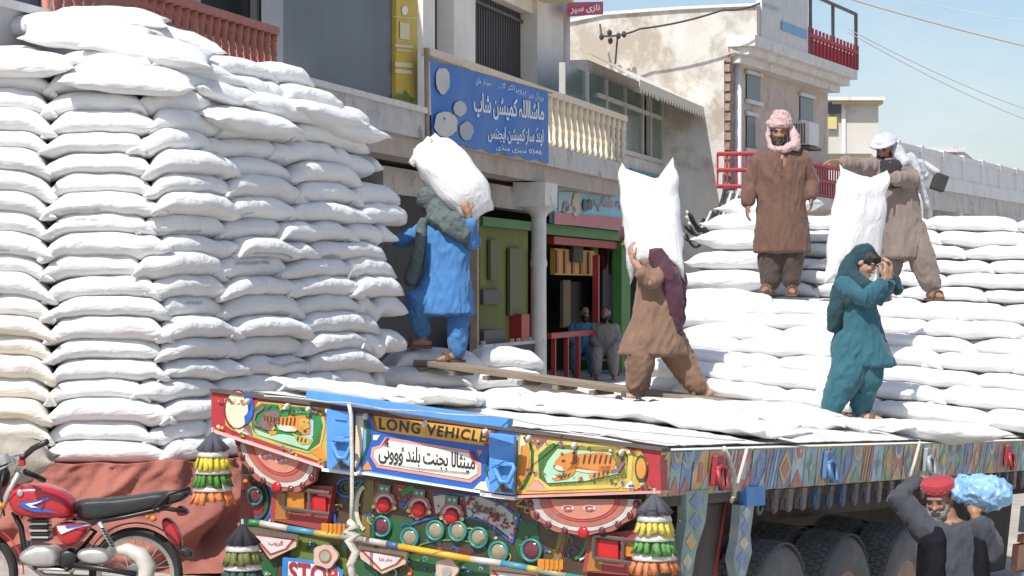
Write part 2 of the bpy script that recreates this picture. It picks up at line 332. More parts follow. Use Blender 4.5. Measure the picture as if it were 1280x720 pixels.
for k, (xa_, xb_, ya_, yb_, off_, c_) in enumerate(((752, 772, 318, 400, 1.2, (.05, .055, .06)), (699, 741, 352, 410, 1.6, (.06, .05, .045)), (703, 712, 350, 408, 1.4, (.22, .15, .08)), (612, 622, 300, 350, .8, (.12, .13, .05)), (636, 652, 310, 395, .8, (.10, .11, .03)))):
    part('shop_panel', m_sign, lambda b: b.bx((q(xa_, off_), off_ - .02, fp(xa_, yb_, off_).z), (q(xb_, off_), off_ + .03, fp(xa_, ya_, off_).z), c_))
for k in range(5): part('yellow_panel_stripe', m_redp, lambda b: b.bx((q(696 + k * 10, .9), .9, fp(715, 342, .92).z), (q(698.5 + k * 10, .9), .925, fp(715, 314, .92).z)))
for k in range(6): part('hanging_bundle', m_sign, lambda b: b.ell(fp(702 + k * 13, 318 + 5 * (k % 3), 1.1), (.1, .1, .22 + .05 * (k % 2)), None, 10, 7, [(.2, .16, .05), (.22, .05, .04), (.1, .14, .06)][k % 3]), smooth=True)
part('red_cabinet', m_redp, lambda b: b.bx((q(652, 0.65), 0.65, .3), (q(662, 0.65), 0.85, fp(655, 393, 0.65).z)))
part('shop_counter', m_dark, lambda b: b.bx((q(604, 0.25), 0.15, .3), (q(660, 0.25), 0.65, fp(630, 432, 0.25).z)))
part('display_box', m_bars, lambda b: (b.bx((q(605, 0.35), 0.35, fp(620, 430, 0.35).z), (q(632, 0.35), 0.65, fp(620, 412, 0.35).z)), b.bx((q(602, 0.8), 0.77, fp(620, 380, 0.8).z), (q(626, 0.8), 0.83, fp(620, 362, 0.8).z))))
part('slatted_bench', m_conc, lambda b: [b.box((q(x, .2), .2, 1.4), (.05, .05, .9)) for x in (604, 640, 648, 662)] + [b.bx((q(600, .2), .15, z), (q(668, .2), .25, z + .05)) for z in (1.4, 1.75)])
# shop signboard with pictures
sb = empty('shop_signboard', FF.M); tag(sb, 'pale blue shop signboard with red lettering and pink lower band', 'sign')
fn = lambda x, y: fp(x, y, 0.37)
b = MB(); x0, x1 = q(692, 0.4), q(792, 0.4); b.bx((x0, 0.39, fp(740, 284, 0.4).z), (x1, 0.47, fp(740, 232, 0.4).z), (.22, .50, .60)); b.build('board', m_sign, sb, True)
b = MB(); flat(b, [(693, 265), (792, 274), (792, 288), (693, 280)], fn, (.50, .17, .20)); flat(b, [(698, 240), (722, 240), (722, 266), (698, 263)], fn, (.30, .47, .52)); b.build('pink_band', m_sign, sb, True)
b = MB(); fn2 = lambda x, y: fp(x, y, 0.355)
for cx, cy, rx, ry, c in ((720, 257, 5, 14, (.55, .45, .32)), (721, 245, 4, 4, (.6, .5, .42)), (708, 258, 4, 7, (.25, .25, .28)), (732, 257, 3, 8, (.1, .1, .13)), (738, 256, 3, 7, (.12, .1, .14)), (712, 262, 9, 5, (.42, .38, .36))): disc(b, cx, cy, rx, ry, fn2, c, 12)
lettering(b, arabic('تکہ شاپ'), ((744, 240), (786, 243), (786, 270), (744, 264)), fn2, (.55, .16, .17), bold=.015)
b.build('sign_print', m_sign, sb, True)
# ---------------------------------------------------------------- blue banner
bs = empty('blue_banner', FF.M); tag(bs, 'large torn blue banner with white script tied to the balcony', 'sign')
QB = ((537, 74), (685, 115), (686, 203), (540, 176))
def bq(u, v, off):
    a = Vector(QB[0]).lerp(Vector(QB[1]), u); c = Vector(QB[3]).lerp(Vector(QB[2]), u); p = a.lerp(c, v)
    return fp(p.x, p.y, -.06 + .035 * math.sin(u * 17 + v * 3) * math.sin(u * 6 + 1) + .02 * noise.noise((u * 9, v * 5, 2)) - off)
b = MB((.045, .17, .50)); nu, nv = 44, 16
for off in (0, -.012): b.add([bq(i / nu, j / nv + (.05 * math.sin(i * .9) * .4 if j in (nv,) else 0), off) for j in range(nv + 1) for i in range(nu + 1)], [(j * (nu + 1) + i, j * (nu + 1) + i + 1, (j + 1) * (nu + 1) + i + 1, (j + 1) * (nu + 1) + i) for j in range(nv) for i in range(nu)])
b.build('cloth', m_sign, bs, True, smooth=True)
def bq2(px, py, off=.006):                # picture spot -> spot on the wavy cloth
    u = (px - 537) / 148.5
    y0 = QB[0][1] + (QB[1][1] - QB[0][1]) * u; y1 = QB[3][1] + (QB[2][1] - QB[3][1]) * u
    return bq(u, (py - y0) / (y1 - y0), off)
b = MB(); fn = lambda x, y: bq2(x, y, .012)
def z2(x, y): return (525 + x * .2013, 65 + y * .2014)
wt = (.80, .84, .88)
lettering(b, arabic('ماشااللہ کمیشن شاپ'), (z2(330, 245), z2(770, 318), z2(770, 470), z2(330, 420)), fn, wt, .92, .02)
lettering(b, arabic('اینڈ ساز کمیشن ایجنٹس'), (z2(415, 452), z2(765, 470), z2(765, 588), z2(415, 560)), fn, wt, .92, .02)
lettering(b, arabic('سبزی منڈی') + ' 0346', (z2(465, 572), z2(752, 605), z2(752, 648), z2(465, 612)), fn, wt, 1., .012)
lettering(b, arabic('سردار خان'), (z2(345, 150), z2(440, 175), z2(440, 218), z2(345, 206)), fn, wt, 1., .0)
lettering(b, arabic('پروپرائٹر گل'), (z2(490, 185), z2(660, 215), z2(660, 280), z2(490, 225)), fn, (.62, .70, .82), 1., .0)
lettering(b, arabic('موبائل نمبر'), (z2(672, 235), z2(770, 262), z2(770, 318), z2(672, 292)), fn, (.62, .70, .82), 1., .0)
b.build('script', m_paint, bs, True)
b = MB(); random.seed(4)
for cx, cy, rx, ry, c in ((140, 178, 48, 85, (.58, .57, .52)), (243, 350, 42, 50, (.50, .50, .50)), (150, 448, 76, 84, (.60, .58, .53)), (280, 488, 46, 60, (.42, .42, .44))):
    pts = []
    for i in range(26): a = 2 * math.pi * i / 26; k = .9 + .13 * random.random(); pts.append(z2(cx + rx * k * math.cos(a), cy + ry * k * math.sin(a)))
    flat(b, pts, lambda x, y: bq2(x, y, .02), c)
b.build('printed_picture', m_sign, bs, True)
b = MB(); b.tube([fp(533, 60, -.02), fp(534, 180, -.02)], .03, 6); b.tube([fp(534, 73, -.02), fp(690, 116, -.02)], .02, 6); b.build('banner_frame', m_wood, bs, True)
# small red sign by the roof
rs = empty('red_sign', FF.M); tag(rs, 'small red sign with white script near the roof edge', 'sign')
b = MB(); f4 = lambda x, y: fp(x, y, .75)
x0, x1 = q(709, .8), q(754, .8); b.add([fp(709, 3, .8), fp(754, 2, .8), fp(754, 18, .8), fp(709, 21, .8)] + [fp(709, 3, .95), fp(754, 2, .95), fp(754, 18, .95), fp(709, 21, .95)], [(0, 1, 2, 3), (4, 7, 6, 5), (0, 4, 5, 1), (1, 5, 6, 2), (2, 6, 7, 3), (3, 7, 4, 0)], (.45, .03, .08)); b.build('board', m_sign, rs, True)
b = MB(); lettering(b, arabic('نازی سیر'), ((713, 6), (750, 5), (750, 15), (713, 18)), f4, (.85, .8, .8), bold=.03); b.build('script', m_paint, rs, True)

# ---------------------------------------------------------------- glazed middle building with awning
C = empty('glazed_building', FF.M); tag(C, 'low building with green glazed bay under a scalloped awning', 'building')
xa, xb = XW + .05, q(852, .5)
partC = lambda name, m, mk, **k: part(name, m, mk, C, **k)
zt, zs = fp(780, 108, .5).z, fp(852, 210, .5).z
partC('bay_wall', m_conc2, lambda b: b.bx((xa, .6, zs - .25), (xb, 4, zs - .02)))
partC('wall', m_conc, lambda b: b.bx((S1 + .21, 2.2, 0), (xb, 4, zs - .25)))
partC('roof', m_conc2, lambda b: b.bx((xa, .7, zt + .05), (xb, 6, zt + .3)))
partC('backing', m_dark, lambda b: b.bx((xa, 1.5, zs), (xb, 1.6, zt)))
cuts = [706, 735, 759, 782, 804, 814, 829, 852]
for i in range(7):
    if i == 4: continue
    a, bb = q(cuts[i], .5) + .05, q(cuts[i + 1], .5) - .05
    partC('pane', m_green_glass if i < 4 else mat('bright_green_glass', (.10, .17, .12), .25, var=.2), lambda b: b.bx((a, .54, zs + .05), (bb, .57, zt)))
for c in cuts: partC('mullion', m_frame, lambda b: b.box((q(c, .5), .54, (zs + zt) / 2), (.08, .1, zt - zs)))
for z in (zs + .02, zs + .9): partC('transom', m_frame, lambda b: b.bx((xa, .5, z - .04), (xb, .6, z + .04)))
partC('teal_panel', mat('teal_sign', (.07, .25, .27), .6), lambda b: b.bx((q(786, .5), .45, zs - 1.1), (q(830, .5), .55, zs - .28)))
partC('blue_panel', mat('grey_blue_sign', (.28, .33, .42), .6), lambda b: b.bx((q(831, .5), .45, zs - 1.2), (q(851, .5), .55, zs - .28)))
b = MB(); NN = 64
for i in range(NN):
    x0 = xa - .1 + (xb - xa + .2) * i / NN; x1 = xa - .1 + (xb - xa + .2) * (i + 1) / NN; yo, yi = -.25, .7; zo, zi = zt - .1, zt + .42
    b.add([(x0, yo, zo), (x1, yo, zo), (x1, yi, zi), (x0, yi, zi)], [(0, 1, 2, 3)])
b.build('awning', m_awn, C, True)
sc_me = MB(); sc_me.prism([(0, 0, 0), (.28, 0, 0), (.28, 0, -.12), (.21, 0, -.2), (.14, 0, -.24), (.07, 0, -.2), (0, 0, -.12)], (0, .012, 0)); sm = sc_me.mesh('scallop', m_awn)
k = int((xb - xa + .2) / .285)
for i in range(k): put('scallop', sm, C, True, Matrix.Translation((xa - .1 + i * .285, -.26, zt - .08)))

# ---------------------------------------------------------------- whitewashed corner building
BF = Fr(frame(P(905, 360, 49.4) * Vector((1, 1, 0)) if False else Vector((P(905, 360, 49.4).x, 49.4, 0)), (.4, 1, 0), (-1, .4, 0)))
B = empty('corner_building', BF.M); tag(B, 'stained whitewashed corner building with cantilevered roof terrace', 'building')
bp = lambda px, py, off=0.: BF.pr(px, py, off)
def bpart(name, m, mk, **k): b = MB(); mk(b); return b.build(name, m, B, True, **k)
LW = lambda v: BF.I @ Vector(v)
gl = BF.I
# end wall stands square to the camera side: build it in world then bring into the frame
pts = [P(690, 30, 49.4), P(756, 18, 49.4), P(850, 11, 49.4), P(946, 7, 49.4), P(946, 54, 49.4), P(905, 76, 49.4), P(906, 545, 49.4), P(690, 545, 49.4)]
bpart('end_wall', m_stain, lambda b: b.prism([gl @ p for p in pts], gl.to_3x3() @ Vector((.1, .35, 0))))
bpart('coping', m_conc2, lambda b: b.prism([gl @ p for p in (P(700, 26, 49.34), P(756, 14.5, 49.34), P(850, 8, 49.34), P(948, 3.5, 49.34), P(948, 7, 49.34), P(850, 11.5, 49.34), P(756, 18.5, 49.34), P(700, 30, 49.34))], gl.to_3x3() @ Vector((.1, .5, 0))))
zsl = bp(944, 57, -.65).z; xe = bp(1072, 100, -.65).x
bpart('street_wall', m_tan, lambda b: b.bx((.4, .02, 0), (xe - .2, .4, zsl)))
bpart('brick_quoin', mat('brick_edge', (.30, .22, .17), .9, var=.4, vs=14), lambda b: [b.box((.16, -.03 - .02 * (i % 2), .3 + i * .2), (.26, .16, .15)) for i in range(int(zsl / .2))])
bpart('terrace_slab', m_conc2, lambda b: (b.bx((.02, -.65, zsl), (xe, .1, zsl + .22)), b.bx((.1, -.5, zsl - .16), (xe - .15, .1, zsl - .002)), b.bx((.15, -.3, zsl - .32), (xe - .3, .1, zsl - .162))))
bpart('upper_parapet', m_plaster, lambda b: b.bx((.4, -.1, zsl + .22), (xe, .2, zsl + .5)))
bpart('drain_pipe', m_ac, lambda b: b.tube([(.55, -.12, 0), (.55, -.12, zsl - .35)], .09, 8), smooth=True)
for x0, x1, y0, y1 in ((933, 950, 92, 124), (933, 944, 144, 185), (1000, 1016, 120, 150)):
    w0 = bpart('window', m_darkglass, lambda b: b.bx((bp(x0, y0, 0).x, -.012, bp(x0, y1, 0).z), (bp(x1, y0, 0).x, .05, bp(x0, y0, 0).z)))
    b = MB(); X0, X1, Z0, Z1 = bp(x0, y0).x, bp(x1, y0).x, bp(x0, y1).z, bp(x0, y0).z
    b.bx((X0 - .08, -.06, Z0 - .08), (X1 + .08, .0, Z0)); b.bx((X0 - .08, -.06, Z1), (X1 + .08, 0, Z1 + .08)); b.build('frame', m_conc2, w0, True)
# terrace: billboard panel and red railing
bb = bpart('roof_billboard', m_sign, lambda b: b.bx((bp(951, 30, -.6).x, -.62, zsl + .22), (bp(1009, 30, -.6).x, -.5, zsl + 2.6), (.60, .60, .60)))
b = MB(); fn = lambda x, y: bp(x, y, -.64)
flat(b, [(977, 26), (1009, 38), (1009, 49), (977, 37)], fn, (.20, .38, .60)); flat(b, [(956, 4), (974, 10), (974, 14), (956, 8)], fn, (.4, .45, .5)); b.build('billboard_print', m_sign, bb, True)
xr0, xr1 = bp(1011, 30, -.6).x, bp(1072, 60, -.6).x; zr0 = zsl + .25; zr1 = bp(1040, 45, -.6).z
bpart('red_screen', m_redrail, lambda b: b.bx((xr0, -.58, zr0), (xr1, -.54, zr1 - .25)))
bpart('roof_rail', m_redrail, lambda b: (b.bx((xr0, -.62, zr1 - .2), (xr1, -.52, zr1 - .12)), [b.box((xr0 + (xr1 - xr0) * i / 14, -.6, (zr0 + zr1) / 2), (.05, .05, zr1 - zr0)) for i in range(15)]))
bpart('pipe_frame', m_bars, lambda b: b.tube([(xr0 + .25, -.57, zr0), (xr0 + .25, -.57, zr1 + .75), (xr1 - .05, -.57, zr1 + .75), (xr1 - .05, -.57, zr0)], .045, 6))
bpart('pipe_post', m_bars, lambda b: b.tube([((xr0 + xr1) / 2, -.57, zr1 - .2), ((xr0 + xr1) / 2, -.57, zr1 + .75)], .04, 6))
# first-floor balcony railing
def rail(parent, pts, h, step, m):
    b = MB()
    for p0, p1 in zip(pts[:-1], pts[1:]):
        p0, p1 = Vector(p0), Vector(p1); n = max(2, int((p1 - p0).length / step))
        for z in (0, h * .5, h): b.tube([p0 + Vector((0, 0, z)), p1 + Vector((0, 0, z))], .045, 6)
        for i in range(n + 1): p = p0.lerp(p1, i / n); b.tube([p, p + Vector((0, 0, h))], .022, 5)
    return b.build('balcony_railing', m, parent, True)
o0 = bp(897, 233, -.1); zc = bp(945, 233, -.85).z
rail(B, [gl @ P(897, 233, 49.1), bp(945, 233, -.85), (bp(1090, 245, -.85).x, -.85, zc)], .66, .22, m_redrail)
bpart('balcony_slab', m_conc, lambda b: b.bx((.02, -.95, zc - .3), (bp(1092, 250, -.85).x, 0, zc - .05)))
# air conditioner
ac = empty('air_conditioner', BF.M); tag(ac, 'boxy grey air conditioner on a bracket on the brown street wall', 'air conditioner')
xq, zq = bp(1006, 168, -.4).x, bp(1006, 168, -.4).z
b = MB(); b.box((xq, -.32, zq), (.8, .6, .52)); b.build('casing', m_ac, ac, True, bevel=.02)
b = MB(); [b.box((xq - .41, -.5 + i * .06, zq), (.02, .025, .44)) for i in range(7)]; b.build('grille', m_bars, ac, True)
b = MB(); b.box((xq, -.3, zq - .32), (1.0, .7, .06)); b.build('bracket', m_bars, ac, True)
# ---------------------------------------------------------------- houses farther down the street
h = empty('concrete_house', P(1072, 360, 62) * Vector((1, 1, 0))); tag(h, 'plain beige concrete house with flat roof overhang behind the terrace', 'building')
def wq(mb, px0, px1, py0, py1, d, dep, c=None): a = P(px0, py1, d); e = P(px1, py0, d); mb.bx((a.x, d, a.z), (e.x, d + dep, e.z), c)
m_bei = mat('beige_render', (.52, .50, .46), .9, var=.12, vs=.6, wear_or_glint=(.4, .37, .33), wear_or_glint_amt=.05, ws=.5)
b = MB(); wq(b, 1036, 1098, 130, 400, 62, 8); b.build('wall', m_bei, h)
b = MB(); wq(b, 1030, 1106, 121, 125, 61.6, 9); b.build('roof', m_conc2, h); b = MB(); wq(b, 1040, 1104, 125, 130, 61.8, 8); b.build('fascia', mat('ochre', (.5, .42, .25), .8), h)
b = MB(); wq(b, 1052, 1057, 127, 250, 61.93, .2); b.build('pier', m_conc2, h)
b = MB(); wq(b, 1033, 1050, 128, 142, 61.85, .1); b.build('window', m_darkglass, h); b = MB(); wq(b, 1033, 1046, 146, 161, 61.86, .1); b.build('yellow_sill', mat('ylw', (.55, .47, .2), .8), h)
b = MB(); wq(b, 1026, 1092, 192, 212, 58, .2, (.62, .57, .35)); o = b.build('roadside_board', m_sign); tag(o, 'cream hoarding board behind the red railing', 'sign')
# white arcade with balustrade
EF = Fr(frame(Vector((P(1130, 360, 62).x, 62., 0)), (.42, 1, 0), (-1, .42, 0)))
Eb = empty('white_arcade', EF.M); tag(Eb, 'long white arcade building with balustraded upper gallery at far right', 'building')
ep = lambda px, py, off=0.: EF.pr(px, py, off)
def epart(name, m, mk, **k): b = MB(); mk(b); return b.build(name, m, Eb, True, **k)
zE = ep(1200, 226).z; xE0, xE1 = ep(1118, 300).x, ep(1300, 300).x + 12
epart('gallery_slab', m_white, lambda b: b.bx((xE0, -.05, zE - .35), (xE1, 3, zE)))
epart('parapet', m_white, lambda b: b.bx((xE0, 0, zE), (xE1, .15, zE + .55)))
n = 12
for i in range(n): epart('parapet_pier', m_white, lambda b: b.box((xE0 + .3 + (xE1 - xE0 - 1) * i / n, .08, zE + .36), (.3, .3, .72)))
epart('coping', m_white, lambda b: b.bx((xE0, -.06, zE + .55), (xE1, .22, zE + .68)))
epart('wall', m_conc, lambda b: b.bx((xE0, 2.5, 0), (xE1, 3, zE - .35)))
for i in range(9): epart('pier', m_conc2, lambda b: b.box((xE0 + .4 + (xE1 - xE0 - 1) * i / 8, .3, (zE - .35) / 2), (.5, .5, zE - .35)))
epart('signboard_band', m_conc, lambda b: b.bx((xE0, .02, zE - .9), (xE1, .2, zE - .352)))
hs = empty('flat_roof_house', P(1180, 360, 95) * Vector((1, 1, 0))); tag(hs, 'small grey flat-roofed house above the white balustrade', 'building')
b = MB(); wq(b, 1146, 1206, 190, 330, 95, 8); b.add([P(1206, 190, 95), P(1218, 200, 102), P(1218, 330, 102), P(1206, 330, 95)], [(0, 1, 2, 3)]); b.build('wall', m_conc, hs)
b = MB(); wq(b, 1143, 1207, 184, 190, 94.8, 8); b.build('roof', m_conc, hs)
hs = empty('distant_house', P(1240, 360, 130) * Vector((1, 1, 0))); tag(hs, 'tiny grey rooftop room far off at the right edge', 'building')
b = MB(); wq(b, 1222, 1247, 216, 330, 130, 8); b.build('wall', m_conc, hs); b = MB(); wq(b, 1220, 1249, 213, 216, 129.8, 8); b.build('roof', m_conc2, hs)
b = MB(); wq(b, 1262, 1300, 228, 330, 150, 8); o = b.build('distant_block', m_conc); tag(o, 'far grey block at the extreme right skyline', 'building')
# loudspeaker-like street lamp box
l = empty('street_lamp', P(1150, 360, 40) * Vector((1, 1, 0))); tag(l, 'grey street lamp head beside the white arcade', 'lamp')
b = MB(); b.box(P(1174, 228, 40), (.22, .25, .28), Matrix.Rotation(.35, 3, 'Y')); b.build('lamp_head', m_cable, l, bevel=.02)
b = MB(); b.tube([P(1150, 700, 40), P(1150, 212, 40), P(1156, 205, 40), P(1172, 216, 40)], .06, 8); b.build('pole', m_conc, l)

# ---------------------------------------------------------------- cables
def cable(name, pts, r, m, label, sag=0):
    pts = [Vector(p) for p in pts]; out = []
    for p0, p1 in zip(pts[:-1], pts[1:]):
        for i in range(12): t = i / 12; v = p0.lerp(p1, t); v.z -= sag * 4 * t * (1 - t); out.append(v)
    out.append(pts[-1]); b = MB(); b.tube(out, r, 6); o = b.build(name, m, smooth=True); tag(o, label, 'cable'); return o
cable('overhead_cable', [P(1020, -14, 30), P(1300, 62, 33)], .008, m_orange, 'orange overhead cable crossing the sky at upper right', .03)
cable('overhead_cable', [P(1060, 40, 40), P(1310, 160, 50)], .007, m_cable2, 'thin grey wire sloping down the sky, lower of a pair', .1)
cable('overhead_cable', [P(1060, 36, 40), P(1310, 146, 50)], .007, m_cable2, 'thin grey wire sloping down the sky, upper of a pair', .1)
cable('overhead_cable', [P(1100, -8, 50), P(1310, 30, 50)], .007, m_cable2, 'faint wire in the top right corner of the sky', .05)
cable('wall_cable', [P(752, 45, 48.8), P(800, 36, 48.8), P(905, 12, 48.8), P(950, 4, 48.7)], .02, m_cable, 'black cable running up the stained white wall', .05)
ins = empty('insulator_cluster', P(764, 46, 48.9)); tag(ins, 'black wire insulators bracketed to the stained white wall', 'insulator')
for x, y in ((752, 46), (762, 41), (763, 51), (773, 45), (780, 43)): b = MB(); b.ell(P(x, y, 48.9), (.05, .05, .07)); b.build('insulator', m_cable, ins)
b = MB(); b.tube([P(750, 30, 49.0), P(752, 46, 48.9)], .02, 5); b.tube([P(772, 45, 48.9), P(769, 80, 49.0)], .02, 5); b.tube([P(752, 46, 48.9), P(781, 43, 48.9)], .012, 5); b.build('bracket_wire', m_cable, ins)
random.seed(9)
for i in range(9):
    y0 = 150 + random.random() * 25; a = fp(478 + random.random() * 30, 150 + i * 6, -.05); c = fp(522 + random.random() * 10, 128 + random.random() * 30, -.1)
    cable('slack_cable', [a, a.lerp(c, .5), c], .012 + .006 * random.random(), m_cable2 if i % 3 else m_cable, 'slack cable in the tangled bundle left of the blue banner', .06)['group'] = 'tangled cables by the blue banner'
for i in range(10):
    a = P(850 + random.random() * 14, 262 + random.random() * 50, 40); c = P(905 + random.random() * 20, 236 + random.random() * 22, 42)
    cable('slack_cable', [a, a.lerp(c, .5) + Vector((0, 0, -.3 * random.random())), c], .025, m_cable if i % 3 else m_cable2, 'dark cable in the tangle behind the right sack pile', .25)['group'] = 'tangled cables behind the right sack pile'
b = MB(); b.tube([fp(585, 24, .9), fp(650, 108, -.02)], .03, 6); tag(b.build('leaning_pole', m_bars), 'dark pole leaning across the barred window above the blue banner', 'pole')
b = MB(); b.tube([fp(488, 215, .1), fp(520, 188, .1)], .03, 6); tag(b.build('bracing_stick', m_bars), 'dark slanting stick under the balcony slab by the sack stack', 'pole')
# ---------------------------------------------------------------- painted trailer
m_art = mat('truck_art', rough=.42, vcol=True, var=.16, vs=9, bump=.06, bs=60, wear_or_glint=(.22, .19, .16), wear_or_glint_amt=.015, ws=11)
m_artside = mat('weathered_truck_art', rough=.6, vcol=True, var=.25, vs=12, bump=.1, bs=60, wear_or_glint=(.44, .43, .40), wear_or_glint_amt=.07, ws=9)
m_bluem = mat('blue_enamel', (.08, .26, .60), .4, var=.15, vs=9, wear_or_glint=(.25, .24, .24), wear_or_glint_amt=.0, ws=12)
m_steel = mat('rusty_chassis', (.09, .075, .065), .8, var=.3, vs=6, bump=.2, bs=30)
m_lens = mat('red_lens', (.45, .015, .02), .18, var=.1, vs=20)
m_lensd = mat('dark_lens', (.13, .03, .04), .12, var=.1)
m_glassl = mat('lamp_glass', (.26, .22, .15), .15, var=.2, vs=25)
m_teal = mat('teal_ring', (.03, .22, .20), .4, var=.15)
m_amber = mat('amber_lens', (.52, .19, .02), .3, var=.15, vs=20)
m_tyre = mat('tyre_rubber', (.15, .147, .145), .85, var=.2, vs=10, bump=.2, bs=60, wear_or_glint=(.22, .205, .19), wear_or_glint_amt=.06, ws=5)
m_hub = mat('dusty_hub', (.33, .22, .16), .8, var=.25, vs=8)
m_rope = mat('pale_rope', (.55, .52, .46), .9, var=.2, vs=30, bump=.5, bs=120)
m_deck = mat('dusty_deck', (.70, .68, .64), .9, var=.16, vs=3, bump=.3, bs=25, wear_or_glint=(.40, .37, .33), wear_or_glint_amt=.03, ws=3, stretch=(3, .4, 1))
m_sheet = mat('dusty_white_sheet', (.64, .625, .59), .85, var=.14, vs=4, bump=.4, bs=14)
T = empty('flatbed_trailer', TM)
tag(T, 'long flatbed trailer covered in bright painted truck art with white dusty deck', 'trailer')
def tp(name, m, mk, parent=None, **k): b = MB(); mk(b); return b.build(name, m, parent or T, True, **k)
rp = lambda px, py, off=0.: TF.pr(px, py, off, 1)            # spot on the rear plane
spx = lambda px, py, off=TW / 2: TF.pr(px, py, off, 0)       # spot on the right side plane
HW = TW / 2; LEN = 13.6
# deck planks
npk = 9; wpk = TW / npk
for i in range(npk):
    b = MB(); x0 = -HW + i * wpk
    b.box((x0 + wpk / 2, LEN / 2 + .04, -.03 + .006 * random.random()), (wpk - .012, LEN - .1, .05)); b.build('deck_plank', m_deck, T, True)
tp('chassis_beam', m_steel, lambda b: [b.bx((x - .07, .6, -.6), (x + .07, LEN, -.08)) for x in (-.45, .45)])
for i in range(9): tp('cross_beam', m_steel, lambda b: b.bx((-HW + .05, .7 + i * 1.45, -.2), (HW - .05, .8 + i * 1.45, -.061)))
# rear board
Zp = lambda px, py: rp(px, py).z
edge = [(264, 489), (825, 563), (826, 616), (810, 616), (642, 622), (600, 617), (444, 591), (404, 585), (264, 538)]
bd = tp('rear_board', m_art, lambda b: b.prism([rp(x, y, .0) for x, y in edge], (0, .09, 0), (.36, .03, .035)))
tp('board_top_cap', m_steel, lambda b: b.prism([rp(262, 485.5, -.02), rp(827, 560.5, -.02), rp(827, 564, -.02), rp(262, 489.5, -.02)], (0, .12, 0)), bd)
L1 = lambda x, y: rp(x, y, -.004); L2 = lambda x, y: rp(x, y, -.008); L3 = lambda x, y: rp(x, y, -.012); L4 = lambda x, y: rp(x, y, -.016); L5 = lambda x, y: rp(x, y, -.020)
za = lambda x, y: (290 + x * .1389, 490 + y * .1389)          # spots read off enlargements of the photograph
zb_ = lambda x, y: (440 + x * .16406, 510 + y * .16418)
zc_ = lambda x, y: (550 + x * .30568, 500 + y * .30556)
zd = lambda x, y: (300 + x * .20833, 570 + y * .20833)
ze = lambda x, y: (440 + x * .18057, 590 + y * .18056)
def shapes(b, z, fn, lst):
    for c, pts in lst: flat(b, [z(*p) for p in pts], fn, c)
YEL, CRM, GRN, DGR, BLU, LBL, RED, DRD, ORG, PNK, WHT, BLK, TEA, PUR = (.50, .33, .06), (.66, .58, .42), (.03, .22, .06), (.02, .09, .03), (.02, .10, .42), (.16, .36, .62), (.44, .03, .035), (.20, .02, .03), (.58, .22, .04), (.60, .28, .24), (.72, .70, .66), (.02, .02, .02), (.04, .26, .22), (.22, .10, .13)
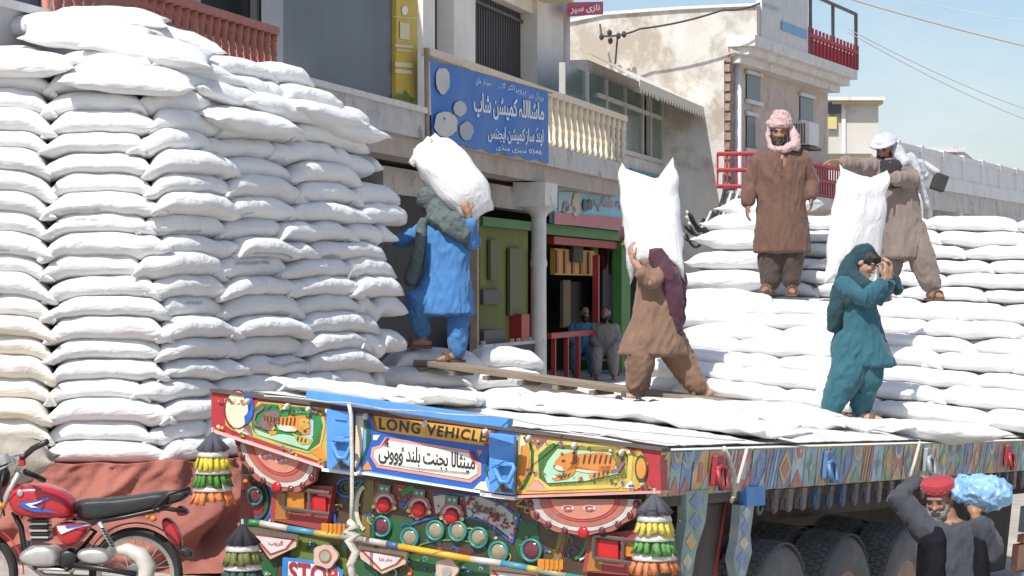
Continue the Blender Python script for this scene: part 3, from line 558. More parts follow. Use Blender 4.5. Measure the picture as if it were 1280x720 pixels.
# left tiger panel
b = MB()
shapes(b, za, L1, [(YEL, [(-70, 60), (900, 150), (920, 160), (880, 480), (860, 650), (0, 345), (-60, 300)])])
shapes(b, za, L2, [(RED, [(150, 70), (240, 75), (210, 150), (160, 110)]), (PUR, [(130, 300), (170, 300), (190, 400), (90, 350)]), (CRM, [(0, 310), (100, 320), (180, 390), (60, 370)]), (ORG, [(700, 540), (800, 480), (850, 610), (860, 640)]), (PUR, [(820, 170), (900, 190), (850, 300)]), (DGR, [(900, 190), (935, 190), (890, 440), (880, 560), (850, 420)])])
b.build('board_paint', m_art, bd, True)
def tiger(name, z, face=1):
    b = MB()
    if name == 'l':
        green = [(260, 100), (760, 150), (800, 230), (820, 300), (790, 460), (690, 535), (440, 470), (210, 390), (180, 330), (170, 240), (190, 160)]
        shapes(b, z, L2, [((.45, .38, .12), [(240, 85), (780, 138), (830, 230), (842, 300), (805, 480), (690, 553), (430, 488), (195, 405), (160, 330), (150, 230), (175, 150)]), (GRN, green)])
        shapes(b, z, L3, [((.32, .52, .36), [(200, 330), (330, 380), (470, 380), (560, 400), (720, 400), (730, 440), (680, 520), (480, 460), (230, 385)]), ((.36, .44, .52), [(700, 230), (735, 260), (730, 400), (620, 400), (690, 350)]), ((.10, .30, .12), [(560, 150), (640, 160), (660, 190), (580, 190)])])
        shapes(b, z, L4, [(PUR, [(260, 240), (300, 180), (370, 165), (425, 190), (430, 240), (380, 300), (340, 350), (280, 330), (250, 280)]), (ORG, [(390, 225), (500, 225), (545, 185), (580, 215), (650, 210), (690, 215), (705, 300), (700, 375), (640, 385), (600, 350), (540, 300), (440, 290), (390, 270)]), (YEL, [(285, 205), (320, 195), (350, 230), (390, 330), (360, 350), (330, 300)]), ((.56, .50, .40), [(400, 285), (540, 305), (590, 335), (570, 355), (480, 355), (420, 335)]), (ORG, [(330, 350), (400, 350), (400, 380), (340, 388)]), (YEL, [(540, 370), (600, 390), (720, 430), (690, 470), (620, 470), (580, 430)]), (PUR, [(290, 130), (270, 130), (200, 190), (185, 250), (200, 300), (260, 320), (255, 305), (220, 290), (207, 250), (220, 200), (280, 155)]), (DRD, [(520, 210), (545, 185), (580, 215), (560, 225)])])
        STR = (.09, .04, .02)
        shapes(b, z, L5, [(YEL, [(610, 240), (690, 240), (698, 320), (650, 340), (610, 300)]), (BLK, [(640, 345), (670, 345), (665, 362), (645, 360)]), (BLK, [(640, 262), (658, 262), (656, 276), (642, 275)]), (BLK, [(680, 270), (694, 272), (692, 284), (680, 282)]), (BLK, [(655, 205), (690, 225), (680, 240)])] + [(STR, [(x, 228), (x + 12, 228), (x + 2, 300), (x - 10, 296)]) for x in (420, 455, 490, 525, 560)] + [(STR, [(280 + k * 30, 210 + k * 6), (292 + k * 30, 206 + k * 6), (300 + k * 28, 250 + k * 8), (288 + k * 28, 252 + k * 8)]) for k in range(4)] + [(STR, [(590 + k * 34, 400 + k * 10), (602 + k * 34, 400 + k * 10), (592 + k * 34, 440 + k * 8), (580 + k * 34, 436 + k * 8)]) for k in range(3)])
    else:
        green = [(450, 180), (740, 195), (770, 225), (765, 320), (720, 345), (450, 355), (405, 320), (400, 225)]
        shapes(b, z, L2, [((.52, .40, .10), [(440, 165), (750, 182), (790, 220), (782, 335), (730, 360), (440, 370), (385, 325), (383, 215)]), (GRN, green)])
        shapes(b, z, L3, [((.34, .54, .38), [(440, 250), (480, 200), (700, 215), (730, 300), (600, 330), (440, 340), (420, 300)])])
        OR2 = (.52, .20, .045); CR2 = (.56, .50, .40); STR = (.09, .04, .02)
        shapes(b, z, L4, [(PUR, [(700, 300), (735, 292), (757, 255), (738, 215), (722, 205), (716, 214), (730, 225), (742, 255), (728, 280), (700, 286)]), (OR2, [(560, 222), (600, 218), (660, 214), (700, 226), (718, 255), (712, 285), (690, 300), (640, 292), (560, 282), (530, 262)]), (CR2, [(540, 270), (640, 285), (655, 296), (600, 298), (545, 288)]), (OR2, [(535, 268), (565, 275), (545, 305), (520, 322), (470, 330), (455, 320), (500, 306)]), (OR2, [(650, 270), (700, 270), (690, 300), (660, 316), (610, 318), (606, 306), (645, 298)]),
            (OR2, [(462, 272), (470, 250), (488, 232), (494, 212), (508, 220), (530, 216), (548, 206), (556, 222), (572, 240), (566, 268), (540, 284), (505, 292), (480, 288)])])
        shapes(b, z, L5, [(CR2, [(463, 274), (480, 266), (502, 274), (505, 290), (480, 287)]), (BLK, [(462, 270), (472, 268), (470, 277), (463, 277)]), (BLK, [(496, 246), (510, 243), (512, 251), (498, 253)]), ((.6, .5, .1), [(501, 247), (506, 246), (506, 250), (502, 250)]), (BLK, [(496, 214), (506, 222), (497, 226)]), (BLK, [(548, 209), (552, 222), (540, 220)])] + [(STR, [(x, 222 + (x % 7)), (x + 7, 221), (x - 2, 262), (x - 8, 258)]) for x in (590, 612, 634, 656, 678, 698)] + [(STR, [(540, 226 + k * 9), (560, 224 + k * 9), (561, 228 + k * 9), (542, 231 + k * 9)]) for k in range(4)] + [(STR, [(500 + k * 14, 306 - k * 3), (505 + k * 14, 305 - k * 3), (496 + k * 14, 322 - k * 4), (491 + k * 14, 322 - k * 4)]) for k in range(3)] + [(STR, [(630 + k * 18, 300 - k * 4), (636 + k * 18, 299 - k * 4), (632 + k * 18, 316 - k * 4), (626 + k * 18, 316 - k * 4)]) for k in range(4)] + [(STR, [(722 + k * 8, 212 + k * 14), (734 + k * 6, 212 + k * 14), (735 + k * 6, 218 + k * 14), (724 + k * 8, 219 + k * 14)]) for k in range(3)])
    b.build('tiger_painting', m_art, bd, True)
tiger('l', za)
b = MB(); disc(b, 297, 512, 15, 23, L3, CRM, 22); disc(b, 304, 509, 13, 22, L4, BLU, 22, -80, 80, .5); disc(b, 297, 512, 17.5, 25.5, L2, DRD, 22); b.build('oval_medallion', m_art, bd, True)
# middle lettering panel
b = MB()
shapes(b, zb_, L1, [(LBL, [(20, 40), (1270, 190), (1240, 640), (1000, 640), (30, 490)])])
shapes(b, zb_, L2, [(BLU, [(110, 50), (1110, 170), (1075, 400), (1000, 560), (900, 620), (150, 480), (60, 440), (130, 260)]), (CRM, [(30, 60), (90, 60), (80, 300), (50, 440), (20, 460)])])
shapes(b, zb_, L3, [((.56, .30, .05), [(140, 55), (1090, 172), (1030, 290), (175, 172)]), ((.40, .07, .05), [(140, 55), (165, 58), (200, 178), (175, 172)]), ((.40, .07, .05), [(1090, 172), (1060, 168), (1000, 284), (1030, 290)]), (PNK, [(255, 220), (905, 325), (930, 395), (985, 420), (985, 510), (905, 570), (190, 455), (140, 370), (150, 300), (210, 285)]), (DGR, [(85, 75), (130, 120), (140, 240), (95, 380), (40, 455), (105, 300), (110, 180)]), (DGR, [(1090, 250), (1040, 330), (1005, 470), (1045, 550), (1025, 450), (1045, 350)]), (CRM, [(160, 205), (215, 205), (190, 245), (160, 245)]), (ORG, [(950, 320), (1000, 325), (970, 365)]), (CRM, [(930, 610), (980, 560), (1020, 560), (1040, 635)]), (ORG, [(120, 400), (155, 470), (70, 470)])])
shapes(b, zb_, L4, [(WHT, [(262, 245), (890, 345), (915, 415), (955, 435), (955, 500), (890, 540), (205, 430), (165, 370), (175, 320), (225, 305)]), ((.62, .56, .30), [(200, 400), (560, 460), (900, 490), (890, 515), (540, 480), (210, 420)]), (DRD, [(225, 290), (262, 225), (285, 228), (262, 300)]), (DRD, [(890, 325), (915, 330), (960, 405), (920, 395)])])
b.build('lettering_panel', m_art, bd, True)
b = MB()
lettering(b, 'LONG VEHICLE', (zb_(205, 72), zb_(1030, 180), zb_(1012, 262), zb_(205, 162)), L4, BLK, 1.18, .022)
b.build('painted_lettering', m_art, bd, True); b = MB()
lettering(b, arabic('مینثالا بجنت بلند ٶووئی'), (zb_(205, 255), zb_(940, 345), zb_(935, 505), zb_(200, 420)), L5, BLK, .9, .012)
b.build('painted_lettering', m_art, bd, True)
# right tiger panel
b = MB()
shapes(b, zc_, L1, [(YEL, [(320, 135), (820, 205), (850, 260), (835, 350), (790, 372), (310, 385)]), ])
shapes(b, zc_, L2, [(CRM, [(330, 140), (350, 145), (350, 190), (325, 230)]), (ORG, [(330, 190), (355, 180), (368, 240), (350, 320), (320, 350)]), (DGR, [(360, 160), (385, 210), (380, 290), (345, 360), (325, 372), (370, 280), (372, 210)]), (PNK, [(350, 370), (400, 325), (440, 372)]), (CRM, [(740, 360), (770, 330), (795, 362)]), (PUR, [(375, 150), (440, 160), (400, 210)]), (DRD, [(740, 190), (800, 200), (790, 225)])])
b.build('board_paint', m_art, bd, True)
tiger('r', zc_)
b = MB(); x, y = zc_(822, 280); disc(b, x, y, 8, 17, L3, DGR, 20); disc(b, x, y, 6, 13, L4, ORG, 20); b.build('oval_medallion', m_art, bd, True)
b = MB(); random.seed(77)
for i in range(150):
    px = random.choice([random.uniform(272, 318), random.uniform(330, 410), random.uniform(398, 410), random.uniform(655, 690), random.uniform(690, 800), random.uniform(785, 815)]); t_ = 490 + (px - 268) * .131; lo = t_ + 6; hi = t_ + (46 + (px - 268) * .2 if px < 410 else 50)
    py = random.choice([lo + random.uniform(0, 4), hi - random.uniform(0, 5)]); r = random.uniform(.8, 2.4)
    disc(b, px, py, r, r, L5, random.choice([RED, DGR, WHT, BLU, ORG, GRN, PUR, YEL]), 7)
b.build('border_flowers', m_art, bd, True)['kind'] = 'stuff'
# white ledges under the board and rubber pegs
tp('ledge', m_art, lambda b: b.prism([rp(402, 585, -.03), rp(446, 590.5, -.03), rp(446, 594.5, -.03), rp(402, 589, -.03)], (0, .14, 0), WHT), bd)
tp('ledge', m_art, lambda b: b.prism([rp(600, 616, -.03), rp(643, 621, -.03), rp(643, 625.5, -.03), rp(600, 620, -.03)], (0, .14, 0), WHT), bd)
tp('bottom_trim', m_art, lambda b: (b.prism([rp(446, 589, -.02), rp(600, 613.5, -.02), rp(600, 616.5, -.02), rp(446, 592, -.02)], (0, .11, 0), (.60, .70, .75)), b.prism([rp(264, 536, -.02), rp(404, 582.5, -.02), rp(404, 586, -.02), rp(264, 540, -.02)], (0, .11, 0), (.62, .40, .38)), b.prism([rp(643, 619.5, -.02), rp(812, 613.5, -.02), rp(826, 613.5, -.02), rp(826, 617, -.02), rp(812, 617, -.02), rp(643, 622.5, -.02)], (0, .11, 0), (.55, .28, .27))), bd)
for x, y in ((359.5, 508), (309.5, 502), (410, 514), (457, 520.5), (531, 530), (607, 540), (661, 548), (718, 557), (777, 566), (386, 512)):
    tp('peg', m_sheet, lambda b: b.ell(rp(x, y, -.03), (.011, .03, .018), None, 8, 6), bd, smooth=True)
# hinge buckles
def buckle(cx, y0, y1, k):
    hb = tp('hinge_bracket', m_bluem, lambda b: (b.prism([rp(cx - 17, y0, -.022), rp(cx + 15, y0 + 4, -.022), rp(cx + 14, y1, -.022), rp(cx - 16, y1 - 4, -.022)], (0, -.03, 0))), bevel=.004)
    b = MB(); b.tube([rp(cx - 14, y0 + 42, -.09), rp(cx - 12, y0 + 38, -.085), rp(cx + 10, y0 + 40, -.085), rp(cx + 12, y0 + 44, -.09), rp(cx + 4, y0 + 62, -.10), rp(cx - 5, y0 + 61, -.10), rp(cx - 14, y0 + 42, -.09)], .013, 8); b.build('buckle_ring', m_bluem, hb, True, smooth=True)
    b = MB(); b.prism([rp(cx - 8, y0 + 33, -.052), rp(cx + 7, y0 + 35, -.052), rp(cx + 6, y0 + 42, -.052), rp(cx - 8, y0 + 40, -.052)], (0, -.045, 0)); b.build('buckle_tongue', m_bluem, hb, True, bevel=.004); b = MB(); b.prism([rp(cx - 9, y0 + 11, -.052), rp(cx + 6, y0 + 13, -.052), rp(cx + 6, y0 + 15.5, -.052), rp(cx - 9, y0 + 13.5, -.052)], (0, -.01, 0)); b.build('buckle_tongue', m_bluem, hb, True, bevel=.004)
    b = MB(); flat(b, [(cx - 13, y1 - 5), (cx - 1, y1 - 16), (cx + 11, y1 - 3)], lambda x, y: rp(x, y, -.056), BLK); b.build('dark_notch', m_steel, hb, True)
buckle(428, 511, 590, 0); buckle(631, 541, 619, 1)
# tail panel below, set back under the board
PO = .16
tq = lambda px, py, off=PO: rp(px, py, off)
tl = [(303, 560), (826, 618), (826, 735), (700, 800), (303, 760)]
tail = tp('tail_panel', m_art, lambda b: b.prism([tq(x, y) for x, y in ((303, 545), (400, 575), (444, 585), (640, 612), (826, 610), (860, 780), (296, 780))], (0, .05, 0), (.075, .05, .03)))
K1 = lambda x, y: tq(x, y, PO - .004); K2 = lambda x, y: tq(x, y, PO - .008); K3 = lambda x, y: tq(x, y, PO - .012); K4 = lambda x, y: tq(x, y, PO - .016); K5 = lambda x, y: tq(x, y, PO - .020)
b = MB()
shapes(b, zd, K1, [(DRD, [(10, 120), (60, 100), (150, 200), (130, 400), (10, 400)]), (DGR, [(10, 110), (60, 130), (110, 170), (60, 200), (20, 220)]), ((.12, .16, .03), [(330, 470), (640, 500), (640, 800), (260, 800)]), (DGR, [(30, 440), (120, 600), (230, 640), (200, 800), (20, 800)])])
shapes(b, ze, K1, [((.16, .13, .03), [(90, 50), (160, 60), (130, 450), (60, 440)]), (DGR, [(130, 300), (420, 330), (400, 500), (120, 470)]), ((.035, .05, .02), [(420, 380), (620, 330), (900, 330), (1100, 480), (1200, 640), (300, 520)]), (DGR, [(1140, 330), (1290, 350), (1300, 640), (1130, 620)]), ((.16, .05, .04), [(150, 60), (1160, 200), (1140, 340), (780, 300), (420, 290), (150, 200)]), (DGR, [(300, 560), (1200, 680), (1200, 900), (0, 900), (0, 600)])])
shapes(b, zc_, K1, [((.22, .17, .02), [(490, 530), (540, 520), (500, 660), (460, 660)]), (DGR, [(380, 400), (850, 380), (800, 440), (480, 470)]), (DRD, [(600, 560), (820, 520), (900, 560), (880, 720), (600, 720)])])
shapes(b, ze, K2, [((.45, .44, .42), [(560, 170), (650, 150), (640, 260), (580, 290)]), ((.42, .41, .40), [(780, 160), (900, 175), (1050, 240), (1130, 310), (1160, 300), (1120, 480), (1000, 380), (880, 320), (800, 310)]), ((.10, .03, .025), [(580, 510), (840, 530), (860, 590), (560, 560)]), (GRN, [(330, 130), (420, 90), (440, 120), (350, 170)]), (BLU, [(330, 210), (370, 210), (370, 245), (330, 245)]), (RED, [(300, 85), (380, 95), (340, 120)])])
b.build('tail_paint', m_art, tail, True)
# blue outlines, arcs, flowers
b = MB()
def stroke(pts, wd, c, fn=K3, z=ze):
    p = [Vector(z(*q)) for q in pts]
    for i in range(len(p) - 1):
        d = (p[i + 1] - p[i]); d = Vector((-d.y, d.x)).normalized() * wd / 2; flat(b, [p[i] + d, p[i + 1] + d, p[i + 1] - d, p[i] - d], fn, c)
def arc(cx, cy, rx, ry, a0, a1, n=12): return [(cx + rx * math.cos(R(a0 + (a1 - a0) * i / n)), cy + ry * math.sin(R(a0 + (a1 - a0) * i / n))) for i in range(n + 1)]
stroke([(560, 150), (900, 165), (1060, 240), (1160, 320)], 2.2, BLU); stroke([(410, 360), (520, 325), (620, 310), (800, 315), (920, 340), (1110, 490), (1150, 300)], 2.2, BLU)
stroke(arc(95, 250, 85, 190, 100, 260), 2.4, GRN); stroke(arc(95, 250, 65, 150, 100, 260), 5, (.55, .45, .38)); stroke(arc(60, 120, 60, 60, 150, 300), 3, BLU)
stroke(arc(120, 270, 70, 130, -80, 80), 3.2, BLU, K3, zd); stroke(arc(100, 265, 65, 110, -80, 80), 3.2, DGR, K3, zd); stroke(arc(140, 280, 66, 130, -60, 60), 2.4, (.5, .48, .45), K3, zd)
stroke(arc(640, 190, 60, 55, 60, 330), 3., BLU, K3, zd); stroke(arc(640, 190, 38, 34, 0, 360), 2.4, DGR, K3, zd); stroke([(560, 240), (570, 400), (640, 420)], 3, BLU, K3, zd)
stroke(arc(540, 560, 60, 90, -80, 80), 4, GRN, K3, zc_); stroke(arc(560, 560, 60, 95, -80, 80), 2.5, (.6, .58, .5), K3, zc_); stroke([(500, 500), (510, 560), (480, 690)], 4, PUR, K3, zc_); stroke(arc(850, 420, 60, 60, 120, 260), 3, BLU, K3, zc_)
stroke(arc(430, 470, 70, 80, 200, 290), 3, GRN, K3, zc_); stroke([(400, 350), (310, 430), (440, 460)], 3, (.30, .24, .05), K3, zc_); stroke(arc(680, 560, 260, 90, 200, 340), 2, (.10, .20, .05))
random.seed(12)
for i in range(46):
    u = random.random(); x = 800 + u * 320 + random.uniform(-20, 20); y = 190 + u * 200 + random.uniform(-35, 40); px, py = ze(x, y); disc(b, px, py, 1.2 + random.random() * 1.4, 1.2 + random.random(), K4, random.choice([DRD, RED, (.05, .1, .04), (.25, .02, .05)]), 7)
lettering(b, arabic('حمایل'.replace('ح', 'خ')) + arabic(' سوار'), (ze(830, 215), ze(1060, 260), ze(1060, 330), ze(830, 285)), K5, (.12, .02, .02), bold=.01)
for i in range(190):
    px = random.uniform(305, 850); base = 640 + (px - 300) * .13; py = random.uniform(base + 25, base + 75)
    if 350 < px < 430 and py > 690: continue
    r = random.uniform(1.3, 4.6); disc(b, px, py, r, r * .9, K2, random.choice([TEA, ORG, DGR, RED, YEL, BLU, (.4, .35, .28), TEA, DGR]), 9); disc(b, px, py, r * .5, r * .45, K3, random.choice([RED, YEL, WHT, DGR, BLU]), 8)
for i in range(190):
    px = random.uniform(306, 850); y0 = 600 + (px - 300) * .1; py = random.uniform(y0 - 10, y0 + 55); r = random.uniform(1., 3)
    disc(b, px, py, r, r * .8, K2, random.choice([GRN, DGR, DRD, BLU, (.3, .25, .05), PUR, TEA, (.42, .4, .36), ORG]), 7)
for i in range(60):
    px = random.uniform(310, 845); y0 = 600 + (px - 300) * .1; py = random.uniform(y0, y0 + 110); r = random.uniform(3, 8); a0 = random.uniform(0, 360)
    stroke([(px + r * math.cos(R(a0 + t * 30)), py + r * math.sin(R(a0 + t * 30))) for t in range(8)], random.uniform(.9, 1.8), random.choice([TEA, GRN, BLU, (.5, .46, .4), YEL, ORG, RED]), K3, lambda x, y: (x, y))
b.build('tail_ornament', m_art, tail, True)['kind'] = 'stuff'
# hanging scalloped rosettes
def rosette(cx, cy, tilt, rx, ry):
    ro = MB(); f1 = lambda x, y: rp(x, y, .03)
    def el(r, c, fn): flat(ro, [(cx + math.cos(R(a)) * rx * r, cy + math.sin(R(a)) * ry * r + math.cos(R(a)) * rx * r * tilt) for a in range(0, 181, 9)], fn, c)
    pts = [rp(cx + math.cos(R(a)) * rx * (1.12 + .03 * math.cos(R(a * 12))), cy + math.sin(R(a)) * ry * (1.12 + .03 * math.cos(R(a * 12))) + math.cos(R(a)) * rx * 1.1 * tilt, .04) for a in range(0, 181, 5)]
    ro.prism(pts, (0, .03, 0), (.30, .10, .08))
    el(1.0, (.46, .43, .40), lambda x, y: rp(x, y, .036)); el(.86, (.35, .12, .09), lambda x, y: rp(x, y, .032)); el(.7, (.42, .06, .05), lambda x, y: rp(x, y, .028)); el(.62, (.48, .20, .14), lambda x, y: rp(x, y, .024))
    fx = lambda x, y: rp(x, y, .02)
    for sx in (-.3, .12): disc(ro, cx + sx * rx, cy + ry * .28 + sx * rx * tilt, 8, 4.2, fx, (.5, .46, .42), 12); disc(ro, cx + sx * rx, cy + ry * .28 + sx * rx * tilt, 6, 3.4, lambda x, y: rp(x, y, .016), (.42, .03, .04), 12, 20, 330, .55)
    g = ro.build('rosette', m_art, tail, True)
for s_ in ((346, 561, .30, 47, 46), (729, 624, .0, 64, 40)): rosette(*s_)
def dome(px, py, r, off, m, name, par, h=.5):
    c = rp(px, py, off); b = MB(); Mx = Matrix.Translation(c) @ Matrix.Rotation(R(90), 4, 'X')
    b.lathe([(r, 0), (r * .97, r * h * .3), (r * .8, r * h * .65), (r * .5, r * h * .9), (r * .1, r * h)], Mx, 18); return b.build(name, m, par, True, smooth=True)
def rings(px, py, r, m_in, off=PO - .012):
    c = rp(px, py, off); Mx = Matrix.Translation(c) @ Matrix.Rotation(R(90), 4, 'X')
    b = MB(); b.lathe([(r * 1.0, 0), (r * 1.0, .014), (r * .92, .020), (r * .78, .014), (r * .74, .006)], Mx, 24, cap=False); o = b.build('ring_lamp', m_teal, tail, True, smooth=True)
    b = MB(); b.lathe([(r * .76, .006), (r * .7, .010), (r * .4, .016), (r * .05, .018)], Mx, 22); b.build('lens', m_in, o, True, smooth=True); return o
for x, y, r, m_ in ((478, 658, .058, m_lensd), (513, 672, .055, m_glassl), (545, 663, .055, m_glassl), (573, 664, .055, m_glassl), (599, 672, .057, m_glassl), (624, 690, .058, m_glassl), (665, 688, .062, m_lensd), (320, 620, .052, m_lensd)): rings(x, y, r, m_)
# reflectors with scalloped shields
for x, y in ((480, 631), (523.5, 636.5), (564.5, 645)):
    b = MB()
    fk = lambda px, py: rp(px, py, PO - .022)
    pts = [rp(x + 14.5 * (1 + .06 * math.cos(R(a * 9))) * math.cos(R(a)), y - 3 + 14 * (1 + .06 * math.cos(R(a * 9))) * math.sin(R(a)), PO - .018) for a in range(0, 360, 9)]
    b.prism(pts, (0, .016, 0), (.34, .14, .13)); disc(b, x, y - 3, 11.5, 10.5, fk, (.45, .43, .43), 18, 180, 360, .72)
    flat(b, [(x - 7, y - 26), (x + 8, y - 24), (x + 7, y - 15), (x - 7, y - 17)], fk, (.08, .22, .16)); disc(b, x - 2.5, y - 20.5, 2, 2, lambda a, c: rp(a, c, PO - .026), (.45, .5, .48), 9); disc(b, x + 3.5, y - 19.8, 2, 2, lambda a, c: rp(a, c, PO - .026), (.45, .5, .48), 9)
    disc(b, x - 13, y + 2, 2.6, 2.6, fk, (.55, .5, .1), 10); disc(b, x + 13, y + 4, 2.6, 2.6, fk, (.55, .5, .1), 10)
    o = b.build('reflector_shield', m_art, tail, True); dome(x, y, .042, PO - .024, m_lens, 'reflector', o)
for cx, cy, tilt, rx, ry, hot in ((346, 561, .30, 47, 46, 5), (729, 624, .0, 64, 40, 5)):
    for i in range(9):
        a = 8 + i * 20.5; k = 1.04; dome(cx + math.cos(R(180 - a)) * rx * k, cy + math.sin(R(a)) * ry * k + math.cos(R(180 - a)) * rx * k * tilt, .030 if i == 4 else .018, .035, m_lens if i == 4 else m_lensd, 'reflector', tail)
# tail lamp boxes
def lampbox(pts, lens, name='lamp_box'):
    o = tp(name, m_art, lambda b: b.prism([tq(x, y, PO - .01) for x, y in pts], (0, -.05, 0), (.30, .045, .04)), tail)
    b = MB(); flat(b, [(pts[0][0], pts[0][1]), (pts[0][0] + 22, pts[0][1]), (pts[3][0] + 18, pts[3][1]), pts[3]], lambda x, y: tq(x, y, PO - .063), (.34, .14, .03)); b.build('wooden_side', m_art, o, True)
    for (x0, y0, x1, y1), m_ in lens:
        tp('lamp_lens', m_, lambda b: b.prism([tq(x0, y0, PO - .064), tq(x1, y0 + (x1 - x0) * .1, PO - .064), tq(x1, y1 + (x1 - x0) * .1, PO - .064), tq(x0, y1, PO - .064)], (0, -.02, 0)), o, bevel=.004)
    for y in (0, 1):
        a, e = lens[0][0], lens[-1][0]; yy = a[1] - 2 if y == 0 else a[3] + 2
        tp('guard_bar', m_steel, lambda b: b.tube([tq(a[0] - 5, yy - 1, PO - .1), tq(e[2] + 3, yy + 6, PO - .1)], .011, 6), o)
    tp('guard_bar', m_steel, lambda b: (b.tube([tq(a[0] - 5, a[1] - 3, PO - .1), tq(a[0] - 6, a[3] + 1, PO - .1)], .011, 6), b.tube([tq(a[2] + 4, a[1] - 2, PO - .1), tq(a[2] + 4, a[3] + 4, PO - .1)], .009, 6)), o)
lampbox([zd(225, 165), zd(585, 180), zd(545, 450), zd(210, 380)], [((*zd(290, 205), *zd(395, 310)), m_amber), ((*zd(440, 235), *zd(525, 325)), m_lens)])
lampbox([zc_(625, 545), zc_(830, 530), zc_(790, 715), zc_(600, 700)], [((*zc_(648, 565), *zc_(735, 645)), m_lens), ((*zc_(765, 565), *zc_(800, 640)), m_amber)])
for (x0, y0, x1, y1) in ((*zd(515, 400), *zd(640, 462)), (*zc_(415, 648), *zc_(510, 690))):
    o = tp('side_marker', m_amber, lambda b: b.prism([tq(x0, y0, PO - .05), tq(x1, y0 + 3, PO - .05), tq(x1, y1 + 3, PO - .05), tq(x0, y1, PO - .05)], (0, -.05, 0)), tail, bevel=.004)
    tp('marker_rib', m_amber, lambda b: [b.prism([tq(x0 + (x1 - x0) * (i + .2) / 5, y0 + 1, PO - .102), tq(x0 + (x1 - x0) * (i + .7) / 5, y0 + 1.5, PO - .102), tq(x0 + (x1 - x0) * (i + .7) / 5, y1 + 1, PO - .102), tq(x0 + (x1 - x0) * (i + .2) / 5, y1 + .5, PO - .102)], (0, -.006, 0)) for i in range(5)], o)
# crossbar of painted pipe pieces
cb = [(303, 652, GRN), (326, 654, (.5, .47, .42)), (360, 660.5, (.06, .24, .36)), (394, 666, (.5, .36, .08)), (425, 670, (.3, .28, .25)), (456, 675, (.45, .42, .38)), (484, 680, (.05, .12, .22)), (499, 683, (.62, .37, .03)), (589, 699, (.5, .47, .42)), (627, 704, (.06, .24, .36)), (660, 710, (.5, .36, .08)), (672, 712.5, (.3, .28, .2)), (708, 720, TEA), (850, 745, DRD)]
for (x0, y0, c), (x1, y1, _) in zip(cb[:-1], cb[1:]): tp('crossbar_section', m_art, lambda b: b.tube([tq(x0, y0, PO - .09), tq(x1, y1, PO - .09)], .017, 10, c), tail, smooth=True)
# pennants and stop panel below the bar
def pennant(z, pts, inner, word):
    f_ = lambda o_: (lambda x, y: tq(x, y, PO - .05 - o_))
    b = MB(); b.prism([tq(*z(*p), PO - .05) for p in pts], (0, .02, 0), (.50, .40, .28))
    c = Vector((sum(p[0] for p in inner) / len(inner), sum(p[1] for p in inner) / len(inner)))
    flat(b, [z(*(c + (Vector(p) - c) * 1.22)) for p in inner], f_(.003), (.42, .05, .04)); flat(b, [z(*p) for p in inner], f_(.006), (.55, .52, .52))
    lettering(b, arabic(word), (z(c.x - 45, c.y - 26), z(c.x + 45, c.y - 20), z(c.x + 45, c.y + 12), z(c.x - 45, c.y + 8)), f_(.010), RED, bold=.02); b.build('pennant', m_art, tail, True)
pennant(zd, [(45, 425), (345, 475), (335, 545), (180, 620)], [(90, 478), (310, 505), (270, 555), (185, 585)], 'گروپ')
pennant(ze, [(40, 510), (380, 560), (370, 635), (210, 705), (60, 600)], [(85, 550), (340, 590), (300, 635), (205, 675)], 'سفر خدا')
pennant(ze, [(950, 650), (1290, 690), (1280, 760), (1110, 850), (960, 740)], [(990, 690), (1250, 720), (1210, 770), (1115, 810)], 'سفر')
b = MB(); flat(b, [zd(255, 605), zd(560, 640), zd(620, 690), zd(600, 860), zd(250, 860)], lambda x, y: tq(x, y, PO - .03), (.04, .20, .52)); flat(b, [zd(290, 632), zd(560, 662), zd(595, 700), zd(580, 840), zd(285, 830)], lambda x, y: tq(x, y, PO - .034), (.62, .60, .60))
lettering(b, 'STOP', (zd(292, 632), zd(585, 662), zd(585, 790), zd(292, 760)), lambda x, y: tq(x, y, PO - .040), (.32, .03, .04), 1., .03); b.build('stop_panel', m_art, tail, True)
b = MB(); x, y = zd(510, 600); b.prism([tq(x + 15 * math.cos(R(a)) * (1 + .08 * math.cos(R(5 * a))), y + 15 * math.sin(R(a)) * (1 + .08 * math.cos(R(5 * a))), PO - .06) for a in range(0, 360, 12)], (0, .02, 0), (.48, .36, .30)); disc(b, x, y, 8, 8.5, lambda a, c: tq(a, c, PO - .066), (.40, .10, .08), 16); disc(b, x, y + .5, 6, 6.5, lambda a, c: tq(a, c, PO - .069), (.25, .28, .2), 16); b.build('badge', m_art, tail, True)
b = MB(); x, y = 558, 712; b.prism([tq(x + 14 * math.cos(R(a)) * (1 + .08 * math.cos(R(5 * a))), y + 14 * math.sin(R(a)) * (1 + .08 * math.cos(R(5 * a))), PO - .06) for a in range(0, 360, 12)], (0, .02, 0), (.48, .36, .30)); disc(b, x, y + 3, 6, 6, lambda a, c: tq(a, c, PO - .066), (.3, .28, .25), 16); b.build('badge', m_art, tail, True)
tp('tail_side', m_steel, lambda b: b.bx((tq(300, 650).x, PO + .05, -1.3), (tq(300, 650).x + .05, 1.0, -.12)))
tp('bumper_back', m_steel, lambda b: b.bx((-1.1, PO + .06, -1.25), (1.15, PO + .12, -.15)))
